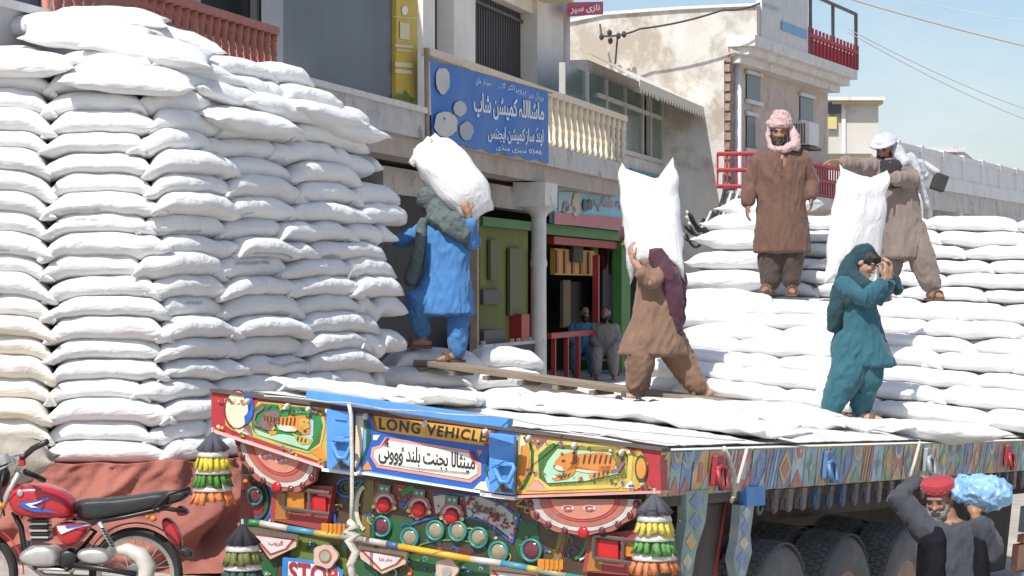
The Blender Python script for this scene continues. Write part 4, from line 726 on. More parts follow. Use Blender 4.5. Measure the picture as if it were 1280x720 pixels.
# ---------------------------------------------------------------- trailer side
SZB = [(826, 616), (1240, 590)]
cuts = [1, 867, 905, 940, 1003, 1040, 1130, 1224]
side = []
def sband(px): return spx(px, 556).y
ycut = [0.0, sband(868), sband(941), sband(1038), sband(1130), sband(1226), 9.2, 11.4, LEN]
random.seed(31)
MUT = [(.34, .45, .46), (.56, .40, .18), (.22, .32, .52), (.50, .24, .20), (.26, .40, .30), (.58, .54, .45), (.42, .54, .60), (.60, .44, .22), (.22, .28, .42)]
for i in range(len(ycut) - 1):
    y0, y1 = ycut[i] + .006, ycut[i + 1] - .006
    pn = tp('side_panel', m_artside, lambda b: b.bx((HW - .05, y0, -.235), (HW, y1, -.004), MUT[(i * 3 + 1) % 9] if i else (.12, .27, .18)))
    b = MB(); X1, X2, X3 = HW + .003, HW + .006, HW + .009
    cell = .185 if i else .12; k = max(1, int((y1 - y0) / cell)); cw = (y1 - y0) / k
    for j in range(k):
        a, e = y0 + j * cw, y0 + (j + 1) * cw; m_ = (a + e) / 2; zt_, zb2 = -.01, -.23; zm = (zt_ + zb2) / 2; r = random.randrange(5); c = lambda: random.choice(MUT)
        b.add([(X1, a + .004, zt_), (X1, e - .004, zt_), (X1, e - .004, zb2), (X1, a + .004, zb2)], [(0, 1, 2, 3)], c())
        b.add([(X1 + .001, e - .006, zt_), (X1 + .001, e + .004, zt_), (X1 + .001, e + .004, zb2), (X1 + .001, e - .006, zb2)], [(0, 1, 2, 3)], (.12, .11, .10))
        if r == 0: b.add([(X2, m_, zt_), (X2, e, zm), (X2, m_, zb2), (X2, a, zm)], [(0, 1, 2, 3)], c()); b.add([(X3, m_, zt_ - .05), (X3, e - .04, zm), (X3, m_, zb2 + .05), (X3, a + .04, zm)], [(0, 1, 2, 3)], c())
        elif r == 1:
            for kk, (rr, XX) in enumerate(((.09, X2), (.06, X3), (.03, X3 + .003))): b.add([(XX, m_ + rr * math.cos(t * .52), zt_ - rr * abs(math.sin(t * .52))) for t in range(7)], [tuple(range(7))], c())
            b.add([(X2, a, zb2), (X2, m_, zb2 + .1), (X2, e, zb2)], [(0, 1, 2)], c())
        elif r == 2:
            for s_ in range(4): b.add([(X2, a + cw * s_ / 4, zb2), (X2, a + cw * (s_ + .5) / 4, zb2), (X2, min(e, a + cw * (s_ + 1.6) / 4), zt_), (X2, min(e, a + cw * (s_ + 1.1) / 4), zt_)], [(0, 1, 2, 3)], c())
        elif r == 3:
            pts = [(X2, m_ + (.085 if t % 2 == 0 else .035) * math.cos(t * math.pi / 4), zm + (.09 if t % 2 == 0 else .035) * math.sin(t * math.pi / 4)) for t in range(8)]; b.add(pts, [tuple(range(8))], c()); b.add([(X3, m_ + .025 * math.cos(t), zm + .025 * math.sin(t)) for t in range(6)], [tuple(range(6))], c())
        else:
            b.add([(X2, a, zt_), (X2, m_ - .01, zt_), (X2, a, zm)], [(0, 1, 2)], c()); b.add([(X2, e, zb2), (X2, m_, zb2), (X2, e, zm)], [(0, 1, 2)], c()); b.add([(X2, m_ - .03, zm + .05), (X2, m_ + .03, zm + .05), (X2, m_ + .03, zm - .05), (X2, m_ - .03, zm - .05)], [(0, 1, 2, 3)], c())
    b.build('panel_paint', m_artside, pn, True)
tp('side_rail', m_steel, lambda b: b.bx((HW - .06, .02, -.29), (HW - .015, LEN, -.236)))
# tie-down hooks along the side
mh = MB(); mh.tube([(0, .04 * math.cos(t * .55), -.05 + .045 * math.sin(t * .55)) for t in range(12)], .011, 6); mh.box((-.01, 0, .005), (.03, .05, .05)); hm = [mh.mesh('tie_hook', mat('hook_%d' % i, c, .6, var=.3, vs=20), True) for i, c in enumerate(((.13, .13, .14), (.22, .07, .06), (.07, .12, .20), (.10, .14, .11)))]
y = sband(955); i = 0
while y < 10: put('tie_hook', random.choice(hm), T, True, Matrix.Translation((HW + .012, y, -.27))); y += .235; i += 1
mbk = MB(); mbk.box((0, 0, 0), (.05, .06, .12)); bkm = [mbk.mesh('hook_plate', mat('plate_%d' % i, c, .6, var=.3, vs=20)) for i, c in enumerate(((.10, .10, .10), (.18, .14, .13), (.06, .09, .15)))]
y = sband(965)
while y < 10: put('hook_plate', random.choice(bkm), T, True, Matrix.Translation((HW - .0, y + .1, -.30))); y += .235
# big side buckles (red, blue, white) and stakes
for px, c in ((894, (.30, .03, .04)), (1032, (.08, .18, .34)), (1156, (.30, .34, .36)), (1257, (.28, .03, .04))):
    y_ = sband(px); mm = mat('buckle_paint', c, .45, var=.2, vs=14)
    bk = tp('side_buckle', mm, lambda b: (b.bx((HW + .011, y_ - .05, -.19), (HW + .04, y_ + .05, -.03))), bevel=.006)
    b = MB(); b.tube([(HW + .05, y_ - .06, -.10), (HW + .075, y_ - .05, -.2), (HW + .075, y_ + .05, -.2), (HW + .05, y_ + .06, -.10), (HW + .045, y_, -.085), (HW + .05, y_ - .06, -.10)], .014, 7); b.build('buckle_ring', mm, bk, True, smooth=True)
def stake(pts, c0, name='painted_stake'):
    o = tp(name, m_artside, lambda b: b.prism([spx(x, y, HW + .015) for x, y in pts], (-.05, 0, 0), c0))
    b = MB(); random.seed(int(pts[0][0])); n = 5
    for i in range(n):
        t = (i + .5) / n; y = pts[0][1] + (max(p[1] for p in pts) - pts[0][1]) * t; xl = xr = None; xs_ = []
        for (xa_, ya_), (xb2, yb2) in zip(pts, pts[1:] + pts[:1]):
            if (ya_ - y) * (yb2 - y) < 0: xs_.append(xa_ + (xb2 - xa_) * (y - ya_) / (yb2 - ya_))
        if len(xs_) < 2: continue
        xl, xr = min(xs_), max(xs_); m_ = (xl + xr) / 2; h_ = (max(p[1] for p in pts) - pts[0][1]) / n * .46; w_ = (xr - xl) * .36
        b.add([spx(m_, y - h_, HW + .018), spx(m_ + w_, y, HW + .018), spx(m_, y + h_, HW + .018), spx(m_ - w_, y, HW + .018)], [(0, 1, 2, 3)], random.choice(MUT))
    b.build('stake_paint', m_artside, o, True)
stake([(858, 614), (886, 612), (882, 652), (870, 690), (862, 740), (848, 740), (852, 690), (858, 652)], (.25, .36, .32)); stake([(926, 632), (943, 630), (938, 668), (940, 690), (932, 720), (922, 726), (917, 700), (922, 676)], (.30, .36, .38))
tp('stake_socket', m_bluem, lambda b: b.prism([spx(924, 608, HW - .02), spx(947, 607, HW - .02), spx(947, 630, HW - .02), spx(924, 632, HW - .02)], (.045, 0, 0)))
tp('red_rod', m_redp, lambda b: b.tube([spx(908, 625, HW - .1), spx(891, 730, HW - .1)], .014, 8))
# lower side rail at the far end
tp('side_guard', m_artside, lambda b: (b.bx((HW - .05, 7.4, -.72), (HW, 11, -.52), (.22, .30, .26)), b.bx((HW - .05, 7.4, -.80), (HW, 11, -.74), (.42, .18, .12)), b.bx((HW - .08, 7.4, -1.02), (HW - .03, 11, -.82), (.40, .20, .12)), b.bx((HW - .05, 7.4, -1.1), (HW + .01, 11, -1.03), (.30, .33, .38))))
tp('tool_box', m_steel, lambda b: b.bx((.6, .5, -.75), (HW - .1, 1.25, -.3)), bevel=.02)
# wheels
def wheel(x, y):
    wo = MB(); Mx = Matrix.Translation((x, y, -1.1)) @ Matrix.Rotation(R(90), 4, 'Y'); hw = .15
    wo.lathe([(.30, -hw + .02), (.34, -hw), (.44, -hw - .01), (.49, -hw + .02), (.515, -hw + .05), (.525, -.06), (.525, .06), (.515, hw - .05), (.49, hw - .02), (.44, hw + .01), (.34, hw), (.30, hw - .02)], Mx, 40, cap=False)
    o = wo.build('tyre', m_tyre, T, True, auto=True)
    tb = MB()
    for i in range(64):
        for k in range(6):
            a = 2 * math.pi * (i + (.5 if k % 2 else 0)) / 64; off = (k - 2.5) * .044
            tb.box(Mx @ Vector((.526 * math.cos(a), .526 * math.sin(a), off)), (.012, .043, .037), Mx.to_3x3() @ Matrix.Rotation(a, 3, 'Z') @ Matrix.Rotation(.25 if k % 2 else -.25, 3, 'X'))
    tb.build('tread', m_tyre, o, True)
    rb = MB(); rb.lathe([(.31, hw - .02), (.30, hw - .04), (.27, hw - .09), (.16, hw - .10), (.15, hw - .02), (.11, hw + .02), (.09, hw + .06), (.01, hw + .06)], Mx, 28); r_ = rb.build('rim', m_hub, o, True, auto=True)
    nb = MB()
    for i in range(10): a = 2 * math.pi * i / 10; nb.lathe([(.018, 0), (.018, .035), (.004, .036)], Mx @ Matrix.Translation((.2 * math.cos(a), .2 * math.sin(a), hw - .10)), 6)
    nb.build('wheel_nut', m_steel, o, True)
for y in (2.18, 3.38, 4.63):
    for x in (1.12, .79, -.79, -1.12): wheel(x, y)
    tp('axle', m_steel, lambda b: b.tube([(-1, y, -1.1), (1, y, -1.1)], .07, 10), smooth=True)
    tp('leaf_spring', m_steel, lambda b: [b.bx((sx - .04, y - .45, -.78), (sx + .04, y + .45, -.68)) for sx in (-.5, .5)])
tp('belly_shade_panel', m_steel, lambda b: b.bx((-.4, 1.4, -1.5), (-.1, 12.5, -.3)), bevel=.03)  # added dark panel, stands in for the shade behind the wheels
# ---------------------------------------------------------------- loose things on the deck
dk = lambda px, py, z=0.: TF.pr(px, py, z, 2)
b = MB(); p0, p1 = dk(386, 494, .05), dk(638, 529, .05); b.tube([p0, p1], .036, 4, None, True); o = b.build('blue_beam', m_bluem, None, M=TM, bevel=.004); tag(o, 'chipped blue wooden beam lying along the rear edge of the deck', 'beam')
random.seed(5); b = MB(); nu, nv = 90, 46
for off in (0., -.006):
    vs = []
    for j in range(nv + 1):
        for i in range(nu + 1):
            x = -HW + .05 + (TW - .12) * j / nv; y = .35 + 7.2 * i / nu
            h = .03 + .03 * noise.noise((x * 1.6, y * 1.3, 1)) + .03 * max(0, noise.noise((x * 3.2 + y * .6, y * 2.2, 4))) + .014 * noise.noise((x * 14, y * 9, 7)); h *= min(1, (HW - abs(x)) * 5, i / 5, 1); y2 = y + .2 * noise.noise((x * 2, 0, 9)) * (1 - i / nu); vs.append((x, y2, max(.012, h) + off))
    b.add(vs, [(j * (nu + 1) + i, j * (nu + 1) + i + 1, (j + 1) * (nu + 1) + i + 1, (j + 1) * (nu + 1) + i) for j in range(nv) for i in range(nu)])
o = b.build('dust_sheet', m_sheet, None, M=TM, smooth=True); tag(o, 'crumpled dusty white sheet spread over the trailer deck', 'sheet')
# ropes
def rope(name, pts, r, label, m=m_rope):
    b = MB(); b.tube(pts, r, 7); o = b.build(name, m, None, smooth=True); tag(o, label, 'rope'); return o
tw = lambda v: TM @ v
rope('rope', [tw(rp(x, y, -.12)) for x, y in ((436, 503), (439, 520), (440, 570), (440, 620), (439, 655))], .011, 'pale rope hanging down the rear board past the left blue hinge')
b = MB(); b.tube([tw(rp(x, y, -.13)) for x, y in ((436, 652), (444, 658), (434, 664), (446, 669), (436, 676), (445, 690), (438, 706), (444, 735))], [.02, .03, .028, .03, .025, .024, .022, .02], 8); tag(b.build('rope_knot', m_rope, None, smooth=True), 'frayed pale rope knot below the left blue hinge', 'rope')
rope('rope', [tw(spx(x, y, HW + .03)) for x, y in ((934, 560), (926, 590), (918, 618), (914, 628))], .01, 'pale rope over the painted side beside the red buckle')
rope('rope', [tw(spx(x, y, HW + .03)) for x, y in ((905, 560), (912, 575), (918, 595), (917, 622))], .014, 'knotted pale rope hanging from the deck edge near the blue socket')
rope('rope', [tw(spx(x, y, HW + .03)) for x, y in ((1150, 552), (1144, 575), (1137, 598))], .011, 'pale rope on the trailer side above the red capped man')
for k, (x0, y0, x1, y1) in enumerate(((330, 495, 930, 552), (640, 532, 860, 556))):
    p0, p1 = dk(x0, y0, .07), dk(x1, y1, .07); pts = [TM @ (p0.lerp(p1, i / 24) + Vector((.05 * noise.noise((i * .3, k, 0)), 0, .025 * noise.noise((i * .4, k, 5))))) for i in range(25)]
    rope('deck_rope', pts, .0038, 'thin grey rope stretched across the white deck, %s from the rear' % ORD1[k], m_conc)
# tassels
def tassel(px, py, d, s, cols, label, dark=False):
    c = P(px, py, d); t = empty('tassel', c); tag(t, label, 'tassel', 'ribbon tassels hanging from the trailer')
    b = MB(); b.tube([(0, 0, .03), (0, 0, .0)], .008, 6); b.build('cord', m_rope, t, True)
    grey = mat('tassel_grey', (.07, .07, .085) if not dark else (.02, .02, .025), .9); wht = mat('tassel_white', (.62, .60, .58), .9, var=.2, vs=30)
    for i in range(7):
        a = 2 * math.pi * i / 7; b = MB(); u = Vector((math.cos(a), math.sin(a), 0)); b.tube([(0, 0, 0), u * .03 * s + Vector((0, 0, -.05 * s)), u * .085 * s + Vector((0, 0, -.13 * s))], [.012 * s, .028 * s, .045 * s], 6); b.build('top_fold', grey, t, True, smooth=True)
    z = -.11 * s; r = .085 * s
    for k, cc in enumerate(cols):
        b = MB(); b.lathe([(r * .9, z + .012), (r * 1.12, z - .015 * s), (r * 1.3, z - .05 * s), (r * 1.0, z - .055 * s)], None, 14); b.build('white_band', wht, t, True, smooth=True)
        mm = mat('ribbon', cc, .75, var=.3, vs=16, bump=.4, bs=40); n = 15
        for i in range(n):
            a = 2 * math.pi * (i + random.random() * .4) / n; u = Vector((math.cos(a), math.sin(a), 0)); v = Vector((-u.y, u.x, 0)); z0, z1 = z - .03 * s, z - (.115 + .035 * random.random()) * s; r1 = r * (1.35 + .1 * random.random()); wd = random.uniform(.024, .036) * s
            b = MB(); b.loft([[u * (r * .95) + v * q_ * wd * .7 + u * e_ + Vector((0, 0, z0)) for q_, e_ in ((-1, 0), (0, .012), (1, 0), (0, -.01))], [u * (r * 1.15) + v * q_ * wd + u * e_ + Vector((0, 0, (z0 + z1) / 2)) for q_, e_ in ((-1, random.uniform(-.008, .008)), (0, .012), (1, random.uniform(-.008, .008)), (0, -.004))], [u * r1 + v * q_ * wd * 1.2 + u * e_ + Vector((0, 0, z1)) for q_, e_ in ((-1, random.uniform(-.012, .012)), (0, .010), (1, random.uniform(-.012, .012)), (0, -.004))]]); b.build('ribbon', mm, t, True, smooth=True)
        z -= .118 * s; r *= 1.13
Y_, G_, O_ = (.62, .50, .05), (.07, .20, .03), (.62, .20, .06)
tassel(266, 541, 13.0, .78, (Y_, G_, O_), 'yellow green and orange ribbon tassel at the left end of the rear board')
tassel(818, 618, 11.85, .80, ((.62, .52, .10), (.10, .26, .07), (.58, .20, .08)), 'yellow green and orange ribbon tassel at the right corner of the rear board')
tassel(303, 656, 12.9, .85, ((.16, .17, .05), (.03, .06, .05), (.03, .06, .05)), 'dark olive ribbon tassel at the lower left of the tail panel', True)
# ---------------------------------------------------------------- woven sacks
def sack_mat(name, base):
    m = mat(name, base, .55, var=.05, vs=3, rnd=.05, spec=.35)
    t = m.node_tree; N = t.nodes; L = t.links.new; b = N['Principled BSDF']
    tc = N.new('ShaderNodeTexCoord'); n1 = N.new('ShaderNodeTexNoise'); n1.inputs['Scale'].default_value = 11; n1.inputs['Detail'].default_value = 4; n1.inputs['Distortion'].default_value = .8
    mp = N.new('ShaderNodeMapping'); mp.inputs['Scale'].default_value = (.5, 1, 1.4); L(tc.outputs['Object'], mp.inputs[0]); L(mp.outputs[0], n1.inputs['Vector'])
    b1 = N.new('ShaderNodeBump'); b1.inputs['Strength'].default_value = .6; b1.inputs['Distance'].default_value = .03; L(n1.outputs['Fac'], b1.inputs['Height'])
    n2 = N.new('ShaderNodeTexNoise'); n2.inputs['Scale'].default_value = 160; L(tc.outputs['Object'], n2.inputs['Vector'])
    b2 = N.new('ShaderNodeBump'); b2.inputs['Strength'].default_value = .15; b2.inputs['Distance'].default_value = .004; L(n2.outputs['Fac'], b2.inputs['Height']); L(b1.outputs[0], b2.inputs['Normal']); L(b2.outputs[0], b.inputs['Normal'])
    return m
m_sack = sack_mat('woven_sack', (.72, .72, .72))
m_sackc = sack_mat('cream_woven_sack', (.74, .70, .62))
m_print = mat('sack_print', (.26, .34, .34), .7, var=.3, vs=40)
SG = lambda v, p: math.copysign(abs(v) ** p, v)
def sack_points(L, W, prof, nu=26, nv=18, seed=0, ear=.05, wr=.011, sx=.8, tp_=.06):
    """prof(u) -> (middle height, half thickness); local x along, y across, z up"""
    pts = []; rnd = random.Random(seed); o1, o2, o3 = rnd.random() * 50, rnd.random() * 50, rnd.random() * 50
    for i in range(nu + 1):
        u = -1 + 2 * i / nu; u = math.copysign(abs(u) ** .86, u); mid, h = prof(u); wy = (1 - tp_ * abs(u) ** 3) * (1 - .22 * max(0, 1 - abs(u) * 1.0) ** 2 * 0)
        for k in range(nv):
            a = 2 * math.pi * k / nv; cy, cz = SG(math.cos(a), sx), SG(math.sin(a), .85)
            x = L / 2 * u + math.copysign(ear, u) * abs(u) ** 5 * abs(cy) ** 4; y = W / 2 * wy * cy
            z = mid + h * cz + .5 * h * 0
            e = wr * (1 + 1.8 * abs(u) ** 3)
            y += e * 1.4 * noise.noise((x * 6 + o1, y * 5, z * 12)); z += e * noise.noise((x * 7 + o2, y * 5, z * 6)) + .006 * noise.noise((x * 22 + o3, y * 9, z * 15)) * abs(u) ** 2
            pts.append(Vector((x, y, z)))
    fs = [(i * nv + k, i * nv + (k + 1) % nv, (i + 1) * nv + (k + 1) % nv, (i + 1) * nv + k) for i in range(nu) for k in range(nv)]
    fs += [tuple(range(nv))[::-1], tuple(nu * nv + k for k in range(nv))]
    return pts, fs
def sack_obj(wp, fs, label, group, m=None, name='sack', Mx=None):
    b = MB()
    if Mx is None:
        c = sum(wp, Vector()) / len(wp); c.z = min(p.z for p in wp); Mx = Matrix.Translation(c)
        b.add([p - c for p in wp], fs)
    else: b.add(wp, fs)
    o = b.build(name, m or m_sack, None, smooth=True, M=Mx); tag(o, label, 'sack', group); return o
class Wall:
    """courses of sacks laid along a path; each course settles on the one below"""
    keep = .6; pitch = .79
    def __init__(s, slen, z0): s.n = int(slen / .02) + 2; s.top = np.full(s.n, float(z0)); s.lv = float(z0)
    def course(s, a0, a1, T, place, lab, off, seed, W=.5, Ls=(.82, .94), m=None, col1=None):
        rnd = random.Random(seed); k = np.exp(-np.linspace(-2, 2, 13) ** 2); k /= k.sum()
        pad = np.pad(s.top, 6, mode='edge'); bot = np.convolve(pad, k, 'valid'); bot = bot * .8 + .2 * np.convolve(np.pad(bot, 20, mode='edge'), np.ones(41) / 41, 'valid')
        i0_, i1_ = int(max(0, a0) / .02), min(s.n, int(a1 / .02)); mu = bot[i0_:i1_].mean(); bot = s.lv + (bot - mu) * s.keep; bot[i1_:] = s.lv
        new = bot + T * .25; x = a0 - off; j = 0
        while x < a1 - .25:
            L = rnd.uniform(*Ls)
            if col1 and j == 0: L = col1 - x + rnd.uniform(-.02, .03)
            if x + L > a1 + .12: L = max(.6, a1 + .05 - x)
            c = x + L / 2; th = T * rnd.uniform(.9, 1.12); p = rnd.uniform(4.2, 8); e = rnd.uniform(.42, .55); tilt = rnd.uniform(-.03, .03); sk = rnd.uniform(-.25, .25)
            def prof(u):
                sidx = (c + u * L / 2) / .02; i0 = int(max(0, min(s.n - 2, sidx))); f = max(0, min(1, sidx - i0)); base = bot[i0] * (1 - f) + bot[i0 + 1] * f
                uu = max(-1, min(1, u - sk * (1 - u * u))); h = max(.026, th / 2 * (1 - abs(uu) ** p) ** e); return base + h * 1.0 + .004, h
            pts, fs = sack_points(L, W * rnd.uniform(.95, 1.05), prof, seed=seed * 31 + j)
            if c + L / 2 > a0 - .1: place(pts, c, fs, j, rnd); j += 1
            for i in range(s.n):
                u = (i * .02 - c) / (L / 2)
                if -1 <= u <= 1: mid, h = prof(u); new[i] = max(new[i], mid + h * .96)
            x += L - (rnd.uniform(.04, .10) if not (col1 and j == 1) else rnd.uniform(.0, .05))
        s.top = new; s.lv += T * s.pitch
# left stack: face to the camera, bending round the corner and away along the street
cA, cB = P(215, 360, 18.3), P(505, 360, 20.7); dB = Vector((cB.x - cA.x, cB.y - cA.y, 0)); LB = dB.length; dB.normalize(); dA = Vector((1, .04, 0)).normalized(); LA = 2.2
def path(s_, y, inset=0.):
    rad = .35; o = Vector((cA.x, cA.y, 0)); o -= dA * LA
    corner = o + dA * LA; t = (s_ - LA) / rad; w_ = 0 if t < -1 else 1 if t > 1 else (t + 1) / 2
    w_ = w_ * w_ * (3 - 2 * w_); d = (dA * (1 - w_) + dB * w_).normalized(); n = Vector((-d.y, d.x, 0))
    if t < -1: p = o + dA * s_
    elif t > 1: p = corner + dB * (s_ - LA)
    else:
        p0, p1 = corner - dA * rad, corner + dB * rad; q_ = (t + 1) / 2; p = p0 * (1 - q_) ** 2 + corner * 2 * q_ * (1 - q_) + p1 * q_ * q_
    return p + n * (y + .25 + inset)
Z0 = CZ - 222 / FPX * 18.3
NL = 20; TH = .198
names_left = {}
wl = Wall(LA + LB + .4, Z0); wi = Wall(LA + LB + .4, Z0)
for i in range(NL):
    a1 = LA + LB - .27 + (.04 if i % 2 else -.02) + random.Random(i).uniform(-.05, .06)
    if i >= 17: a1 = LA + LB - .36 - (i - 17) * .3
    ins = [0, .02, -.01, .03][i % 4] + (.03 * max(0, i - 15)) + max(0, i - 13) * .03
    def place(pts, c, fs, j, rnd):
        sh = rnd.uniform(-.035, .035) + ins; yaw = rnd.uniform(-.06, .06)
        wp = []
        for p in pts:
            q_ = path(c + p.x, p.y + sh + yaw * p.x); wp.append(Vector((q_.x, q_.y, p.z + .02 * yaw)))
        w_ = 'from the left end' ; lab = 'white sack in tall left stack, %s course up, %s from left' % (ORD[i] if i else 'lowest', ORD1[j])
        m_ = m_sackc if (i < 7 and c < LA - .75) else m_sack
        o = sack_obj(wp, fs, lab, 'white sacks in the tall left stack', m_)
        names_left[(i, j)] = (o, c)
        if rnd.random() < .26 and i not in (0,):
            bb = MB(); cc = o.location; k0 = rnd.choice((10, 11, 11, 8)); i0 = rnd.randint(4, 9); n_ = rnd.randint(5, 12)
            for q in range(n_ * 2):
                ii = i0 + q // 2; A_0, B_0, C_0, D_0 = wp[ii * 18 + k0], wp[(ii + 1) * 18 + k0], wp[(ii + 1) * 18 + k0 + 1], wp[ii * 18 + k0 + 1]
                nn = (B_0 - A_0).cross(D_0 - A_0); nn.normalize(); nn = nn if nn.y < 0 else -nn
                for u0, u1, v0, v1 in ((.06, .16, .2, .8), (.06, .38, .2, .3), (.28, .38, .3, .8)) if rnd.random() < .6 else ((.1, .2, .2, .8), (.1, .36, .5, .6)):
                    du = .5 * (q % 2); pt = lambda u, v: A_0.lerp(B_0, u).lerp(D_0.lerp(C_0, u), v) + nn * .006 - cc
                    bb.add([pt(du + u0, v0), pt(du + u1, v0), pt(du + u1, v1), pt(du + u0, v1)], [(0, 1, 2, 3)])
            pm = bb.mesh('printed_mark', m_print); po = bpy.data.objects.new('printed_mark', pm); COL.objects.link(po); po.parent = o
    wl.course(.35 if True else 0, a1, TH * (1 if i < 16 else 1.05), place, '', 0., 100 + i, .5, (.72, .98) if i % 2 else (.84, 1.0), None, 1.27 + .02 * noise.noise((i * .7, 0, 0)))
# heart of the left stack, seen only through gaps: one mass
b = MB()
for i in range(NL - 1):
    rnd = random.Random(900 + i)
    a1 = LA + LB - .5 if i < 14 else LA + LB - .6 - (i - 14) * .35
    x = .3
    while x < a1 - .4:
        L = rnd.uniform(.8, .9); zc = Z0 + (i + .5) * (wl.top.mean() - Z0) / NL * 1.0
        pts, fs = sack_points(L, .5, lambda u: (zc, max(.01, .095 * (1 - abs(u) ** 3) ** .5)), 10, 8, seed=i * 7)
        b.add([Vector((*path(x + L / 2 + p.x, p.y + .42).xy, p.z)) for p in pts], fs); x += L
o = b.build('inner_sacks', m_sack, smooth=True); tag(o, 'white sacks packed in the heart of the tall left stack', 'sacks', kind='stuff')
# top of the left stack: looser sacks lying back
def free_sack(Mx, L, W, T, label, group, seed, m=None, bend=0., ear=.05, p=2.6, e=.55, wr=.012, sx=.75, tp_=.06):
    pts, fs = sack_points(L, W, lambda u: (bend * (1 - u * u), max(.012, T / 2 * (1 - abs(u) ** p) ** e)), 30, 22, seed, ear, wr, sx, tp_)
    return sack_obj(pts, fs, label, group, m, Mx=Mx)
def rotm(loc, ax=0., ay=0., az=0.): return Matrix.Translation(loc) @ Matrix.Rotation(az, 4, 'Z') @ Matrix.Rotation(ay, 4, 'Y') @ Matrix.Rotation(ax, 4, 'X')
for k, (px, py, d, az, ay, ax, L) in enumerate(((110, 44, 18.9, .1, .05, .35, .95), (185, 62, 18.9, .15, .16, .3, .95), (232, 88, 19.1, .7, .2, .1, .9), (60, 30, 19.4, .0, -.05, .2, .9), (135, 24, 19.5, .1, .05, .2, .9), (205, 46, 19.6, .3, .22, .15, .9), (280, 118, 19.3, .9, .12, .2, .9), (330, 132, 19.6, .95, .1, .2, .9), (390, 142, 20.0, .95, .1, .15, .85), (20, 80, 18.6, 0, 0, .2, .9), (160, 98, 18.6, .15, .05, .3, .95), (420, 160, 20.3, .95, .12, .1, .85), (300, 150, 19.2, .9, .05, .2, .9))):
    free_sack(rotm(P(px, py, d), ax, ay, az), L, .55, .2, 'white sack sprawled on top of the left stack, %s from left' % ORD1[[3, 6, 8, 1, 4, 7, 9, 11, 12, 0, 5, 13, 10][k] - 0], 'loose sacks on top of the left stack', 700 + k)
# tarpaulin-covered base below the left stack
m_tarp = mat('salmon_tarpaulin', (.30, .105, .078), .85, var=.14, vs=3, bump=.5, bs=10, wear_or_glint=(.40, .17, .13), wear_or_glint_amt=-.01, ws=6)
b = MB(); nu, nv = 200, 60; zf = [Z0 + .02]
vs = []
for j in range(nv + 1):
    for i in range(nu + 1):
        s_ = .1 + (LA + LB + .5) * i / nu; t = j / nv; p = path(s_, 0)
        gz = ground_z(p.x, p.y); top = Z0 + .03; z = top + (gz - .02 - top) * t
        out = .30 + .42 * t ** 1.4; fold = .12 * noise.noise((s_ * 2.0 + t * 2.2, t * 1.2, 3)) * (t + .25) + .05 * (1 - abs(noise.noise((s_ * 4.5 + t * 3.2, t * .9, 8))) * 2) * t + .025 * noise.noise((s_ * 9 + t * 6, t * 3, 5))
        fold += .05 * math.sin(7.5 * (s_ * .8 + t * 1.7) + 2 * noise.noise((s_ * 1.3, t, 1)))*(.3+t)
        w1 = noise.noise((s_ * 2.6 + t * 2.4, t * 1.1 - s_ * .5, 11)); w2 = noise.noise((s_ * 6 + t * 4.2, t * 2.2 - s_ * 1.4, 17)); fold += .085 * (1 - 2.4 * abs(w1)) + .045 * (1 - 2.4 * abs(w2)) + .018 * (1 - 2.4 * abs(noise.noise((s_ * 13 + t * 7, t * 4 - s_ * 3, 23)))) - .07
        q_ = path(s_, -(out + fold)); sl = .05 * noise.noise((s_ * 3, 0, 7)); vs.append((q_.x, q_.y, z + (sl if j < 3 else 0)))
top0 = len(vs)
for i in range(nu + 1): s_ = .1 + (LA + LB + .5) * i / nu; q_ = path(s_, .1); vs.append((q_.x, q_.y, Z0 - .03))
fs = [(j * (nu + 1) + i, (j + 1) * (nu + 1) + i, (j + 1) * (nu + 1) + i + 1, j * (nu + 1) + i + 1) for j in range(nv) for i in range(nu)] + [(top0 + i, i, i + 1, top0 + i + 1) for i in range(nu)]
b.add(vs, fs); o = b.build('tarpaulin', m_tarp, smooth=True); tag(o, 'salmon red tarpaulin draped in folds below the left sack stack', 'tarpaulin')
# platform inside the tarpaulin that carries the stack
b = MB(); ring = [path(.1, -.2), path(LA, -.2), path(LA + LB + .4, -.2), path(LA + LB + .4, 1.6), path(.1, 1.6)]
b.prism([(p.x, p.y, ground_z(p.x, p.y) - .05) for p in ring], (0, 0, 0)); b = MB(); n_ = len(ring)
b.add([(p.x, p.y, -.1) for p in ring] + [(p.x, p.y, Z0 - .035) for p in ring], [tuple(range(n_))[::-1], tuple(range(n_, 2 * n_))] + [(i, (i + 1) % n_, n_ + (i + 1) % n_, n_ + i) for i in range(n_)])
o = b.build('loading_platform', m_wood); tag(o, 'timber platform under the tarpaulin carrying the left stack', 'platform')
# grey jute bale at lower left
m_jute = mat('grey_jute', (.34, .30, .25), .95, var=.25, vs=8, bump=.5, bs=60)
free_sack(rotm(P(8, 575, 17.2), .1, .0, .05), .62, .4, .34, 'grey jute bundle at the far left under the stack behind the motorcycle', None, 55, m_jute)
